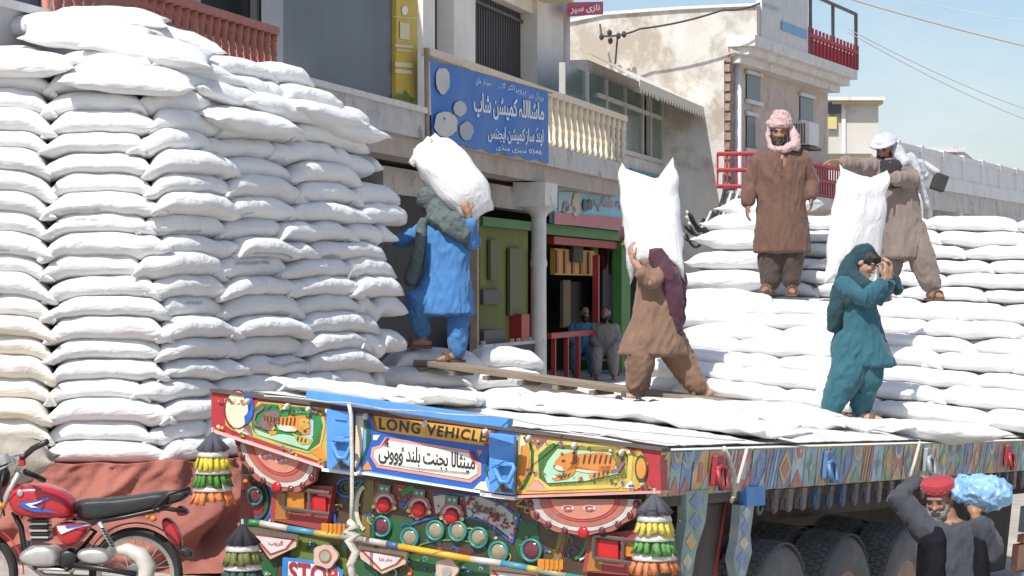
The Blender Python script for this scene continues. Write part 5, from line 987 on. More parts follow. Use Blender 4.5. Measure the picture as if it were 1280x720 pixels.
# low stack behind the trailer, under the plank
cl = P(515, 500, 21.2)
wlo = Wall(2.6, CZ - 175 / FPX * 21.2)
dl = Vector((.94, .34, 0)).normalized(); nl = Vector((-dl.y, dl.x, 0))
for i in range(4):
    def place(pts, c, fs, j, rnd):
        sh = rnd.uniform(-.06, .06) + i * .12
        sack_obj([Vector((*((cl.xy.to_3d() + dl * (c + p.x) + nl * (p.y + sh)).xy), p.z)) for p in pts], fs, 'white sack in low heap behind trailer, %s course up, %s from left' % (ORD[i], ORD1[j]), 'white sacks heaped under the plank')
    wlo.course(0, [1.55, 1.5, 1.35, 1.2][i], .2, place, '', [.5, .2, .4, .1][i], 300 + i)
b = MB()
for k in range(9):
    for j in range(2):
        pts, fs = sack_points(.9, .5, lambda u: (.12 + k * .155, max(.01, .09 * (1 - abs(u) ** 3) ** .5)), 10, 8, seed=k)
        b.add([Vector((*((cl.xy.to_3d() + dl * (.3 + j * .85 + p.x) + nl * (p.y + .1)).xy), p.z)) for p in pts], fs)
o = b.build('under_sacks', m_sack, smooth=True); tag(o, 'hidden white sacks under the low heap behind the trailer', 'sacks', kind='stuff')
# ---------------------------------------------------------------- right stack on the trailer
RT = 1.33
def right_course(i, y, x0, x1, T, base_wall, off, seed, txt, grp='white sacks stacked on the trailer', W=.55):
    def place(pts, c, fs, j, rnd):
        sh = rnd.uniform(-.05, .05); yaw = rnd.uniform(-.06, .06)
        sack_obj([TM @ Vector((x0 + c + p.x, y + p.y + sh + yaw * p.x + slant * (x0 + c + p.x), p.z + .065 * lean * min(0, x0 + c + p.x - 1.0))) for p in pts], fs, 'white sack in right stack, %s, %s from left' % (txt, ORD1[j]), grp)
    base_wall.course(0, x1 - x0, T, place, '', off, seed, W, (.86, .98))
slant = .0; lean = 0.
wr_ = Wall(4.6, 0.03); wr_.keep = .4; wr_.pitch = .88
NRL = 7
for i in range(NRL):
    lean = i / 6; x0 = -1.45 - .12 * i; right_course(i, 7.35 + .27 * i, x0, RT, .162, wr_, [.1, .45, .22, .5, .05, .38, .15, .42][i], 400 + i, '%s course of lower steps' % ORD[i])
zt_ = float(np.median(wr_.top))
# terrace rows behind the top step
for k in range(4):
    w2 = Wall(4.6, zt_ - .15); right_course(k, 9.85 + .5 * k, -2.3 - .15 * k, RT + .1, .175, w2, .2 * (k % 3), 450 + k, '%s row of terrace' % ORD1[k])
w3 = Wall(6, zt_ - .02); w3.keep = .4; w3.pitch = .88
for i in range(7):
    right_course(i, 11.7 + .10 * i, -3.1 + .1 * i, 2.0 - .05 * i, .160, w3, [.3, .0, .42, .15, .5, .2, .36][i], 470 + i, '%s course of upper back rows' % ORD[i])
# end sacks along the right flank of the trailer
for i in range(5):
    w4 = Wall(3.5, .03 + i * .148)
    def place(pts, c, fs, j, rnd):
        sack_obj([TM @ Vector((RT - .22 + p.y, 7.75 + .3 * i + c + p.x, p.z)) for p in pts], fs, 'white sack on right flank of trailer stack, %s course, %s from rear' % (ORD[i], ORD1[j]), 'sacks on the right flank of the trailer stack')
    w4.course(0, 2.0, .178, place, '', .0, 520 + i)
# left flank of the right stack, rising beside the walking man
for i, (px, py, d) in enumerate(((938, 252, 23.9), (920, 274, 23.6), (906, 296, 23.3), (896, 319, 23.3), (884, 345, 23.2), (882, 370, 22.2), (880, 398, 21.9), (882, 424, 21.7), (880, 448, 21.5), (850, 470, 21.3))):
    free_sack(rotm(P(px + 24, py + 6, d), 0, .05 * (i % 3 - 1), -.35 + .1 * (i % 4)), .92, .55, .22, 'white sack at stepped left edge of right stack, %s from the top' % ORD1[i], 'sacks in the left edge of the right stack', 600 + i)
b = MB()
for k in range(9):
    for j in range(2):
        for y in (7.7, 9.4, 11.2):
            pts, fs = sack_points(.9, .6, lambda u: (-1.5 + k * .17 + .08, max(.01, .095 * (1 - abs(u) ** 3) ** .5)), 10, 8, seed=k)
            b.add([TM @ Vector((-1.85 - j * .8 + p.x, y + p.y, p.z)) for p in pts], fs)
o = b.build('ground_sacks', m_sack, smooth=True); tag(o, 'white sacks filling the gap beside the trailer under the right stack', 'sacks', kind='stuff')
# flat sacks on the deck around the boy
for k, (px, py, az, L) in enumerate(((950, 516, .3, .95), (1165, 540, .22, .9))):
    p = TM @ (dk(px, py, .06)); free_sack(rotm(p, -.08, .06, az), L, .55, .16, 'white sack lying flat on deck below right stack, %s from left' % ORD1[k], 'sacks lying on the deck', 640 + k)

# emptied sacks trodden flat on the deck
random.seed(66)
spots = sorted([(random.uniform(-1.0, .95), .75 + 4.1 * k / 13 + random.uniform(-.1, .1)) for k in range(14)], key=lambda t: t[1])
for k, (x, y) in enumerate(spots):
    free_sack(TM @ rotm(Vector((x, y, .065)), random.uniform(-.03, .03), random.uniform(-.03, .03), random.uniform(-.5, 2.)), random.uniform(.8, .95), .55, .075, 'flattened white sack on the trailer deck, %s from the rear' % ORD1[k], 'flattened sacks on the deck', 840 + k, None, 0., .04, 5, .5, .022)
# ---------------------------------------------------------------- people
def remesh(b, name, m, parent, voxel=.012, it=2, folds=None, disp=None):
    me = b.mesh(name, m); o = bpy.data.objects.new('tmp', me); COL.objects.link(o)
    r = o.modifiers.new('r', 'REMESH'); r.mode = 'VOXEL'; r.voxel_size = voxel
    if it: s_ = o.modifiers.new('s', 'SMOOTH'); s_.factor = .5; s_.iterations = it
    ev = o.evaluated_get(bpy.context.evaluated_depsgraph_get()); me2 = bpy.data.meshes.new_from_object(ev)
    bpy.data.objects.remove(o); bpy.data.meshes.remove(me); me2.name = name
    if folds:
        amp, fx, fz, seed = folds
        nrm = [v.normal.copy() for v in me2.vertices]
        for v, n in zip(me2.vertices, nrm):
            p = v.co; a = p.x * .8 + p.z * .35 * math.sin(seed); r1 = 1 - 2.2 * abs(noise.noise((a * fx + seed, p.y * fx, p.z * fz + seed))); r2 = 1 - 2.2 * abs(noise.noise((p.x * fx * 2.1 - p.z * fz * 1.1, p.y * fx * 2.1 + seed, p.z * fz * 1.7 + p.x * fz))); k = .75 * r1 * abs(r1) + .42 * r2 + .45 * noise.noise((p.x * fx * .6, p.y * fx * .6 + seed, p.z * fz * .8)) - .25
            v.co = p + n * amp * k
    me2.materials.clear(); me2.materials.append(m); me2.polygons.foreach_set('use_smooth', [True] * len(me2.polygons)); me2.update()
    return put(name, me2, parent)
def cloth(name, c, var=.16, rough=.85): return mat(name, c, rough, var=var, vs=7, bump=.25, bs=22, sheen=.15, spec=.2)
m_skin = mat('skin', (.30, .16, .10), .55, var=.1, vs=14); m_skin2 = mat('skin_light', (.40, .235, .16), .55, var=.1, vs=14)
m_hair = mat('black_hair', (.016, .013, .012), .5, var=.3, vs=60, bump=.4, bs=140); m_beard = mat('grey_beard', (.20, .19, .18), .8, var=.5, vs=60, bump=.6, bs=160); m_eye = mat('eye', (.02, .015, .012), .15); m_eyew = mat('eye_white', (.30, .28, .26), .4); m_lip = mat('lip', (.26, .10, .08), .5)
m_sole = mat('sandal', (.12, .075, .05), .7, var=.2)
def basis(fwd, up):
    f = Vector(fwd).normalized(); u = Vector(up); u = (u - f * u.dot(f)).normalized(); r = f.cross(u); return r, f, u     # right, forward, up
def head(b, c, fwd, up, k=1.):
    r, f, u = basis(fwd, up); M3 = Matrix((r, f, u)).transposed(); e = lambda o, rr: b.ell(Vector(c) + M3 @ (Vector(o) * k), [x * k for x in rr], M3, 18, 14)
    e((0, -.012, .03), (.074, .094, .092)); e((0, .018, -.02), (.064, .074, .085)); e((0, .035, -.075), (.045, .052, .042)); e((0, .088, -.008), (.012, .014, .03)); e((0, .102, -.026), (.016, .017, .013)); e((0, .078, .03), (.055, .018, .012))
    e((.03, .078, -.018), (.022, .016, .016)); e((-.03, .078, -.018), (.022, .016, .016)); e((0, .088, -.062), (.024, .012, .007)); e((0, .084, -.09), (.02, .018, .014))
    for s_ in (-1, 1): e((s_ * .076, -.005, -.005), (.010, .024, .032))
def face(parent, c, fwd, up, k=1., beard=None, hair=None, brow=True):
    r, f, u = basis(fwd, up); M3 = Matrix((r, f, u)).transposed(); at = lambda o: Vector(c) + M3 @ (Vector(o) * k)
    for s_ in (-1, 1):
        b = MB(); b.ell(at((s_ * .031, .085, .008)), (.011 * k, .007 * k, .0055 * k), M3, 10, 8); e = b.build('eye', m_eyew, parent, smooth=True)
        b = MB(); b.ell(at((s_ * .031, .091, .008)), (.006 * k, .005 * k, .006 * k), M3, 8, 6); b.build('iris', m_eye, e, smooth=True)
        b = MB(); b.tube([at((s_ * .014, .098, .028)), at((s_ * .034, .096, .033)), at((s_ * .052, .084, .026))], [.004, .006, .003], 6); b.build('eyebrow', hair or m_hair, parent, smooth=True)
    b = MB(); b.ell(at((0, .098, -.060)), (.022 * k, .007 * k, .005 * k), M3, 10, 6); b.build('lips', m_lip, parent, smooth=True)
    if beard:
        m_, L_ = beard; b = MB()
        b.ell(at((0, .055, -.095 - L_ * .3)), (.05 * k, .045 * k, (.04 + L_ * .6) * k), M3, 14, 10); b.ell(at((0, .097, -.047)), (.03 * k, .012 * k, .009 * k), M3, 10, 8)
        for s_ in (-1, 1): b.ell(at((s_ * .055, .03, -.055)), (.018 * k, .035 * k, .05 * k), M3, 10, 8); b.ell(at((s_ * .038, .07, -.075)), (.024 * k, .025 * k, .03 * k), M3, 10, 8)
        remesh(b, 'beard', m_, parent, .008, 1, (.006, 45, 25, 3))
def hand(b, wrist, d, palm, curl=.5, side=1, k=1.):
    """d along the hand, palm = the way the palm faces, side = +1/-1 where the thumb leaves"""
    d = Vector(d).normalized(); n = Vector(palm); n = (n - d * n.dot(d)).normalized(); s_ = d.cross(n) * side; w = Vector(wrist); M3 = Matrix((s_, d, n)).transposed()
    b.limb([w, w + d * .03 * k], [.026 * k, .03 * k], 10); b.ell(w + d * .055 * k, (.042 * k, .05 * k, .018 * k), M3, 14, 10)
    for i, (o, L_) in enumerate(((.030, .072), (.010, .082), (-.011, .076), (-.031, .060))):
        p = w + d * (.093 - .004 * abs(i - 1)) * k + s_ * o * k; pts = [p - d * .02 * k]; a = 0; dd = d
        pts.append(p)
        for seg in (.42, .32, .26): a += curl * (.75 if seg == .42 else 1.); dd = d * math.cos(a) + n * math.sin(a); p = p + dd * L_ * seg * k; pts.append(p)
        b.limb(pts, [.0105 * k, .0105 * k, .010 * k, .009 * k, .008 * k], 8)
    t0 = w + d * .03 * k + s_ * .032 * k; t1 = t0 + (d * .6 + s_ * .75 + n * .3 * curl).normalized() * .042 * k; t2 = t1 + (d * .85 + s_ * .2 + n * .6 * curl).normalized() * .035 * k; b.limb([t0 - s_ * .012, t0, t1, t2], [.014 * k, .014 * k, .012 * k, .009 * k], 8)
def foot(b, ankle, d, k=1.):
    d = Vector(d).normalized(); a = Vector(ankle); u = Vector((0, 0, 1)); b.limb([a + u * .02, a - u * .045], [.036 * k, .036 * k], 10); b.limb([a - u * .055 - d * .05, a - u * .052 + d * .03, a - u * .064 + d * .11, a - u * .07 + d * .165], [.034 * k, .04 * k, .035 * k, .02 * k], 10)
def sandal(parent, ankle, d, m=None):
    d = Vector(d).normalized(); a = Vector(ankle); s_ = Vector((-d.y, d.x, 0)); b = MB(); z = -.105
    o_ = [a + d * x + s_ * y + Vector((0, 0, z + d.z * x * 0)) for x, y in ((-.085, -.03), (-.09, .03), (.02, .042), (.12, .045), (.185, .02), (.185, -.02), (.12, -.045), (.02, -.04))]
    b.prism(o_, (0, 0, .024)); q = a + d * .10 - Vector((0, 0, .035)); b.tube([q + s_ * .046 - Vector((0, 0, .05)), q + s_ * .03 + Vector((0, 0, .005)), q + Vector((0, 0, .015)), q - s_ * .03 + Vector((0, 0, .005)), q - s_ * .046 - Vector((0, 0, .05))], .012, 6, None, True, 2.); return b.build('sandal', m or m_sole, parent)
def ring(c, rx, ry, n=24, ax=None, ay=None, p=.85):
    ax = ax or Vector((1, 0, 0)); ay = ay or Vector((0, 1, 0)); c = Vector(c)
    return [c + ax * rx * SG(math.cos(2 * math.pi * k / n), p) + ay * ry * SG(math.sin(2 * math.pi * k / n), p) for k in range(n)]
def garment(b, rows, d):
    """rows = (left px, right px, py, half depth in m, depth shift)"""
    rs = []
    for l, r_, y, ry, dy in rows:
        a, c = P(l, y, d + dy), P(r_, y, d + dy); rs.append(ring((a + c) / 2, (c - a).length / 2, ry))
    b.loft(rs)
class Man:
    def __init__(s, px, py, d, label, group=None):
        s.d = d; s.base = P(px, py, d); s.o = empty('person', s.base); tag(s.o, label, 'person', group); s.skin = MB()
    def J(s, px, py, dy=0.): return P(px, py, s.d + dy)
    def body(s, m=None, voxel=.0085): return remesh(s.skin, 'body', m or m_skin, s.o, voxel, 2)
def limbs(b, *chains):
    for pts, rs in chains: b.limb(pts, rs, 14)

# --- 1. man in blue climbing to the stack with a sack on his back
m_blue = cloth('sky_blue_cotton', (.065, .195, .43)); m_gscarf = mat('grey_green_scarf', (.10, .125, .125), .9, var=.3, vs=20, bump=.3, bs=30, wear_or_glint=(.055, .075, .08), wear_or_glint_amt=.12, ws=34); 
M1 = Man(567, 447, 21.3, 'man in bright blue shalwar kameez climbing from the plank with a sack on his back'); J = M1.J
hc, hf, hu = J(535, 252), (-.72, .62, -.3), (-.25, -.1, .95)
head(M1.skin, hc, hf, hu); limbs(M1.skin, ([J(540, 262), J(547, 275)], [.055, .06]), ([J(550, 285), J(556, 320), J(556, 360)], [.10, .11, .12]), ([J(535, 284), J(514, 296), J(497, 301)], [.045, .036, .028]), ([J(574, 288, .05), J(592, 302, -.1), J(586, 268, -.15)], [.045, .038, .028]), ([J(540, 370), J(519, 378, -.1), J(526, 418, .05)], [.08, .06, .04]), ([J(566, 372), J(572, 408), J(570, 434)], [.08, .055, .04]))
hand(M1.skin, J(497, 301), (-1, .1, -.1), (.1, .2, -1), .3, 1); hand(M1.skin, J(586, 268, -.15), (-.4, -.1, .9), (0, 1, .1), .5, -1)
foot(M1.skin, J(528, 421, .05), (-1, .1, 0)); foot(M1.skin, J(569, 438), (-.55, -.3, -.05)); M1.body(m_skin); face(M1.o, hc, hf, hu)
b = MB(); garment(b, ((538, 560, 268, .07, 0), (530, 578, 277, .11, 0), (529, 584, 292, .135, 0), (531, 586, 318, .145, 0), (530, 587, 338, .15, 0), (520, 589, 360, .17, 0), (512, 591, 380, .19, 0), (516, 592, 393, .20, 0)), M1.d)
limbs(b, ([J(538, 284), J(515, 296), J(499, 302)], [.075, .066, .058]), ([J(574, 288, .05), J(592, 302, -.1), J(588, 280, -.14)], [.075, .066, .055])); remesh(b, 'kameez', m_blue, M1.o, .013, 2, (.02, 11.5, 3.0, 3.1))
b = MB(); limbs(b, ([J(545, 365), J(521, 376, -.1), J(523, 395, -.03), J(528, 413, .05)], [.12, .115, .095, .07]), ([J(567, 370), J(572, 400), J(572, 436)], [.12, .105, .075])); remesh(b, 'shalwar', m_blue, M1.o, .013, 2, (.016, 12, 6, 7.7))
for a, dd in ((J(528, 421, .05), (-1, .1, 0)), (J(569, 438), (-.55, -.3, 0))): sandal(M1.o, a, dd)
b = MB(); r_, f_, u_ = basis(hf, hu); M3 = Matrix((r_, f_, u_)).transposed(); b.ell(hc + M3 @ Vector((0, -.02, .022)), (.098, .108, .112), M3, 18, 14); b.limb([hc - f_ * .06 - u_ * .05, J(552, 275, -.1)], [.09, .10]); limbs(b, ([J(545, 268, -.1), J(566, 276, -.14), J(582, 292, -.12), J(589, 306, -.06)], [.07, .085, .08, .05]), ([J(540, 272, -.1), J(560, 285, -.16), J(578, 296, -.15)], [.05, .06, .05]), ([J(528, 278, -.08), J(523, 315, -.14), J(514, 348, -.1)], [.045, .05, .07])); remesh(b, 'scarf', m_gscarf, M1.o, .012, 2, (.012, 9, 9, 4))
# --- 2. man in brown walking up the plank
m_br = cloth('tan_brown_cotton', (.20, .122, .085)); m_maroon = cloth('maroon_shawl', (.075, .03, .045))
M2 = Man(790, 500, 19.3, 'man in tan shalwar kameez and maroon shawl walking the plank under an upright sack'); J = M2.J
hc, hf, hu = J(793, 297, .02), (-.95, -.1, -.25), (-.25, 0, .95)
head(M2.skin, hc, hf, hu); limbs(M2.skin, ([J(798, 310), J(812, 325)], [.055, .06]), ([J(818, 335), J(820, 370), J(818, 410)], [.11, .12, .125]), ([J(828, 338, -.15), J(812, 352, -.26), J(792, 326, -.24)], [.05, .038, .029]), ([J(822, 335, .12), J(806, 345, .2), J(790, 318, .15)], [.045, .036, .028]), ([J(812, 415), J(800, 448, -.08), J(795, 486, -.05)], [.09, .065, .042]), ([J(828, 415), J(850, 450, .08), J(878, 484, .06)], [.09, .065, .042]))
hand(M2.skin, J(792, 326, -.24), (-.3, .1, .95), (.9, .4, 0), .55, -1); hand(M2.skin, J(790, 318, .15), (.2, .0, .95), (1, 0, 0), .4, 1)
foot(M2.skin, J(794, 488, -.05), (-1, -.1, 0)); foot(M2.skin, J(881, 486, .06), (-.8, -.1, -.45)); M2.body(m_skin2); face(M2.o, hc, hf, hu, beard=(m_hair, .03))
b = MB(); garment(b, ((798, 828, 318, .09, 0), (797, 840, 328, .15, 0), (797, 846, 345, .17, 0), (795, 848, 375, .175, 0), (789, 850, 400, .19, 0), (779, 855, 422, .20, 0), (771, 861, 443, .20, 0)), M2.d)
limbs(b, ([J(830, 338, -.12), J(814, 353, -.25), J(803, 342, -.25)], [.07, .058, .05]), ([J(822, 335, .12), J(806, 345, .2), J(797, 332, .17)], [.08, .066, .055])); remesh(b, 'kameez', m_br, M2.o, .013, 2, (.02, 11.5, 3.0, 11))
b = MB(); limbs(b, ([J(812, 415), J(800, 446, -.08), J(797, 484, -.05)], [.14, .125, .085]), ([J(830, 415), J(850, 448, .08), J(872, 482, .06)], [.14, .12, .085])); remesh(b, 'shalwar', m_br, M2.o, .013, 2, (.016, 12, 6, 1))
for a, dd in ((J(794, 488, -.05), (-1, -.1, 0)), (J(881, 486, .06), (-.8, -.1, 0))): sandal(M2.o, a, dd)
b = MB(); limbs(b, ([J(782, 292, .0), J(795, 284, .02), J(812, 300, .02), J(825, 322, -.03)], [.06, .09, .10, .11]), ([J(822, 318, -.1), J(836, 345, -.16), J(844, 380, -.14), J(848, 418, -.1)], [.09, .085, .07, .035]), ([J(832, 318, .02), J(846, 350, 0), J(850, 400, .0)], [.10, .085, .04])); remesh(b, 'shawl', m_maroon, M2.o, .012, 1, (.016, 14, 6, 2))
# --- 3. man in brown standing on the stack
m_br2 = cloth('dark_brown_cotton', (.135, .076, .056)); m_trou = cloth('umber_shalwar', (.075, .056, .046)); m_pk = mat('pink_checked_scarf', (.50, .36, .35), .9, var=.25, vs=20, bump=.3, bs=30, wear_or_glint=(.30, .12, .12), wear_or_glint_amt=.10, ws=26)
M3_ = Man(975, 363, 22.4, 'bearded man in brown kameez and pink turban standing on the right stack'); J = M3_.J
hc, hf, hu = J(973.5, 166, -.02), (-.08, -1, -.12), (0, -.1, 1)
head(M3_.skin, hc, hf, hu); limbs(M3_.skin, ([J(974, 178), J(975, 190)], [.058, .062]), ([J(976, 200), J(977, 240), J(976, 290)], [.13, .13, .13]), ([J(946, 200), J(938, 232, .02), J(935, 256, -.05)], [.05, .04, .03]), ([J(1006, 198), J(1014, 228, .02), J(1014, 248, -.06)], [.05, .04, .03]), ([J(965, 290), J(963, 325), J(963, 352)], [.09, .06, .042]), ([J(988, 290), J(989, 325), J(988, 354)], [.09, .06, .042]))
hand(M3_.skin, J(935, 255, -.05), (-.1, -.1, -1), (1, .1, 0), .35, 1); hand(M3_.skin, J(1014, 246, -.06), (0, -.15, -1), (-1, .1, 0), .45, -1)
foot(M3_.skin, J(962, 354), (-.45, -.9, 0)); foot(M3_.skin, J(987, 356), (.1, -1, 0)); M3_.body(m_skin); face(M3_.o, hc, hf, hu, beard=(m_hair, .03))
b = MB(); garment(b, ((964, 986, 187, .075, 0), (950, 1002, 192, .11, 0), (944, 1009, 201, .13, 0), (946, 1008, 225, .145, 0), (947, 1007, 255, .15, 0), (944, 1010, 285, .17, 0), (942, 1013, 315, .18, 0)), M3_.d)
limbs(b, ([J(949, 200), J(939, 230, .02), J(935, 251, -.04)], [.078, .07, .062]), ([J(1004, 199), J(1014, 226, .02), J(1014, 243, -.05)], [.078, .07, .062])); remesh(b, 'kameez', m_br2, M3_.o, .013, 2, (.02, 11.5, 3.0, 21))
b = MB(); limbs(b, ([J(966, 290), J(963, 325), J(963, 352)], [.125, .115, .09]), ([J(988, 290), J(989, 325), J(989, 350)], [.125, .115, .085])); remesh(b, 'shalwar', m_trou, M3_.o, .013, 2, (.015, 12, 6, 4))
for a, dd in ((J(962, 354), (-.45, -.9, 0)), (J(987, 356), (.1, -1, 0))): sandal(M3_.o, a, dd)
b = MB(); 
for k in range(5):
    z = 153 - k * 2.6; rr = .098 - .011 * k; cc = J(974 + .8 * k, z + 1.5); b.tube([cc + Vector((rr * math.cos(t * .524), rr * 1.05 * math.sin(t * .524), .022 * math.sin(t * .524 + k))) for t in range(13)], .030, 8)
b.ell(J(975, 150), (.10, .105, .075)); remesh(b, 'turban', m_pk, M3_.o, .01, 1, (.010, 24, 24, 2))
b = MB(); limbs(b, ([J(962, 158, -.02), J(960, 172, -.04), J(964, 186, -.06), J(980, 187, -.12), J(994, 180, -.1)], [.022, .026, .03, .035, .045]), ([J(988, 160, 0), J(994, 172, -.06), J(996, 184, -.1)], [.035, .045, .035])); remesh(b, 'scarf', m_pk, M3_.o, .011, 1, (.010, 24, 20, 5))
for k in range(4): b = MB(); b.ell(J(977, 200 + k * 7, -.148 - .002 * k), (.007, .004, .007)); b.build('button', m_trou, M3_.o, smooth=True)
# --- 4. man in grey with white turban handing down a sack
m_grey = cloth('mushroom_cotton', (.21, .165, .145)); m_vest = cloth('black_waistcoat', (.030, .028, .032)); m_wt = cloth('white_grey_turban', (.46, .47, .50), .3)
M4 = Man(1150, 372, 21.6, 'man in grey kameez, black waistcoat and white turban lowering a sack'); J = M4.J
hc, hf, hu = J(1106, 185), (-.45, -.75, -.5), (-.2, -.35, .9)
head(M4.skin, hc, hf, hu); limbs(M4.skin, ([J(1108, 195), J(1112, 204)], [.055, .06]), ([J(1114, 212), J(1122, 245), J(1130, 285)], [.12, .12, .12]), ([J(1096, 206), J(1068, 206, -.1), J(1050, 203, -.25)], [.05, .038, .029]), ([J(1134, 210), J(1140, 226, -.12), J(1112, 221, -.28)], [.05, .038, .029]), ([J(1140, 290), J(1152, 325, -.05), J(1164, 360, -.05)], [.09, .06, .042]), ([J(1120, 290), J(1112, 330, .1), J(1108, 362, .1)], [.09, .06, .042]))
hand(M4.skin, J(1050, 203, -.25), (-.9, -.3, .1), (0, -.3, -1), .35, -1); hand(M4.skin, J(1112, 221, -.28), (-.9, -.3, -.1), (0, -.2, -1), .7, 1)
foot(M4.skin, J(1165, 361, -.05), (.35, -.9, 0)); foot(M4.skin, J(1107, 364, .1), (-.2, -1, 0)); M4.body(m_skin); face(M4.o, hc, hf, hu, beard=(m_hair, .035))
b = MB(); garment(b, ((1100, 1124, 199, .08, 0), (1092, 1140, 206, .12, 0), (1094, 1144, 222, .14, 0), (1099, 1146, 245, .145, 0), (1103, 1150, 270, .16, 0), (1106, 1153, 300, .18, 0), (1106, 1150, 322, .18, 0)), M4.d)
limbs(b, ([J(1097, 207), J(1068, 207, -.1), J(1055, 204, -.2)], [.078, .07, .062]), ([J(1134, 211), J(1141, 226, -.12), J(1120, 223, -.25)], [.08, .072, .06])); remesh(b, 'kameez', m_grey, M4.o, .013, 2, (.02, 11.5, 3.0, 31))
b = MB(); limbs(b, ([J(1138, 285), J(1152, 322, -.05), J(1163, 353, -.05)], [.13, .12, .095]), ([J(1120, 285), J(1112, 328, .1), J(1108, 358, .1)], [.13, .115, .09])); remesh(b, 'shalwar', m_grey, M4.o, .013, 2, (.015, 12, 6, 14))
b = MB(); garment(b, ((1098, 1128, 200, .10, -.01), (1096, 1132, 207, .135, -.01), (1096, 1130, 222, .16, -.01), (1100, 1132, 236, .16, -.01)), M4.d); remesh(b, 'waistcoat', m_vest, M4.o, .013, 2, (.010, 12, 5, 8))
for a, dd in ((J(1165, 361, -.05), (.35, -.9, 0)), (J(1107, 364, .1), (-.2, -1, 0))): sandal(M4.o, a, dd)
b = MB(); r_, f_, u_ = basis(hf, hu); M3 = Matrix((r_, f_, u_)).transposed(); b.ell(hc + M3 @ Vector((0, -.01, .075)), (.105, .115, .055), M3, 16, 10); b.ell(hc + M3 @ Vector((0, .0, .06)), (.125, .14, .022), M3, 18, 8); limbs(b, ([hc - f_ * .09 + u_ * .03, J(1122, 190, -.02), J(1130, 203, -.08), J(1150, 206, -.02), J(1158, 222, .0)], [.05, .06, .06, .05, .03])); remesh(b, 'turban', m_wt, M4.o, .011, 1, (.010, 20, 20, 6))
b = MB(); limbs(b, ([J(1138, 198, -.06), J(1148, 215, -.08), J(1153, 240, -.04), J(1160, 258, 0)], [.05, .035, .03, .02]),); remesh(b, 'scarf_tail', m_wt, M4.o, .010, 1, (.010, 20, 12, 6))
# --- 5. boy in teal bending under the sack
m_tealc = cloth('teal_cotton', (.03, .105, .135)); m_dteal = cloth('dark_teal_scarf', (.018, .05, .062))
M5 = Man(1060, 531, 18.5, 'boy in teal shalwar kameez bending to take a sack on his back'); J = M5.J
hc, hf, hu = J(1081, 329, -.03), (.72, -.5, -.5), (.45, -.1, .85)
head(M5.skin, hc, hf, hu, .96); limbs(M5.skin, ([J(1076, 340), J(1068, 350)], [.05, .056]), ([J(1064, 358), J(1066, 400), J(1070, 435)], [.10, .105, .11]), ([J(1058, 356, -.12), J(1082, 372, -.24), J(1104, 350, -.22)], [.045, .036, .027]), ([J(1076, 356, .1), J(1100, 372, .05), J(1112, 345, -.05)], [.045, .036, .027]), ([J(1062, 440), J(1056, 480, -.08), J(1041, 511, -.05)], [.085, .06, .04]), ([J(1080, 440), J(1082, 482), J(1077, 511, .05)], [.085, .06, .04]))
hand(M5.skin, J(1104, 350, -.22), (.35, .1, .9), (-.6, .6, .2), .7, 1); hand(M5.skin, J(1112, 345, -.05), (0, -.1, 1), (-.8, -.3, 0), .6, -1)
foot(M5.skin, J(1040, 513, -.05), (.75, -.65, 0)); foot(M5.skin, J(1077, 513, .05), (.85, -.5, 0)); M5.body(m_skin2, .008); face(M5.o, hc, hf, hu, .96)
b = MB(); garment(b, ((1058, 1082, 343, .08, 0), (1047, 1088, 353, .13, 0), (1046, 1094, 368, .145, 0), (1048, 1096, 390, .15, 0), (1050, 1102, 412, .155, 0), (1052, 1110, 435, .165, 0), (1056, 1120, 457, .17, 0)), M5.d)
limbs(b, ([J(1058, 357, -.12), J(1082, 373, -.24), J(1100, 357, -.23)], [.08, .068, .055]), ([J(1076, 357, .1), J(1100, 372, .05), J(1110, 356, -.03)], [.075, .062, .05])); remesh(b, 'kameez', m_tealc, M5.o, .012, 2, (.02, 11.5, 3.0, 41))
b = MB(); limbs(b, ([J(1066, 425), J(1058, 470, -.08), J(1041, 506, -.05)], [.15, .135, .085]), ([J(1080, 430), J(1084, 474), J(1076, 506, .05)], [.14, .125, .08])); remesh(b, 'shalwar', m_tealc, M5.o, .012, 2, (.018, 11, 6, 4))
for a, dd in ((J(1040, 513, -.05), (.75, -.65, 0)), (J(1077, 513, .05), (.85, -.5, 0))): sandal(M5.o, a, dd)
r_, f_, u_ = basis(hf, hu); M3 = Matrix((r_, f_, u_)).transposed()
b = MB(); b.ell(hc + M3 @ Vector((0, -.012, .04)), (.08, .095, .085), M3, 16, 12); b.ell(hc + M3 @ Vector((0, .06, .075)), (.06, .04, .03), M3, 12, 8); remesh(b, 'hair', m_hair, M5.o, .009, 1, (.006, 40, 40, 3))
b = MB(); b.ell(hc + M3 @ Vector((0, -.045, .03)), (.098, .088, .112), M3, 18, 14); limbs(b, ([J(1066, 325, -.02), J(1060, 340, -.06), J(1056, 358, -.1), J(1062, 372, -.14)], [.06, .075, .085, .07]), ([J(1066, 345, -.12), J(1080, 356, -.2), J(1094, 362, -.2)], [.05, .05, .045]), ([J(1052, 360, -.08), J(1046, 385, -.08), J(1042, 408, -.05)], [.07, .07, .05]), ([J(1052, 382, -.12), J(1068, 374, -.18), J(1090, 360, -.24)], [.02, .016, .016]), ([J(1108, 345, .1), J(1118, 352, .1), J(1122, 362, .1)], [.05, .05, .04])); remesh(b, 'scarf', m_dteal, M5.o, .011, 1, (.012, 16, 10, 4))
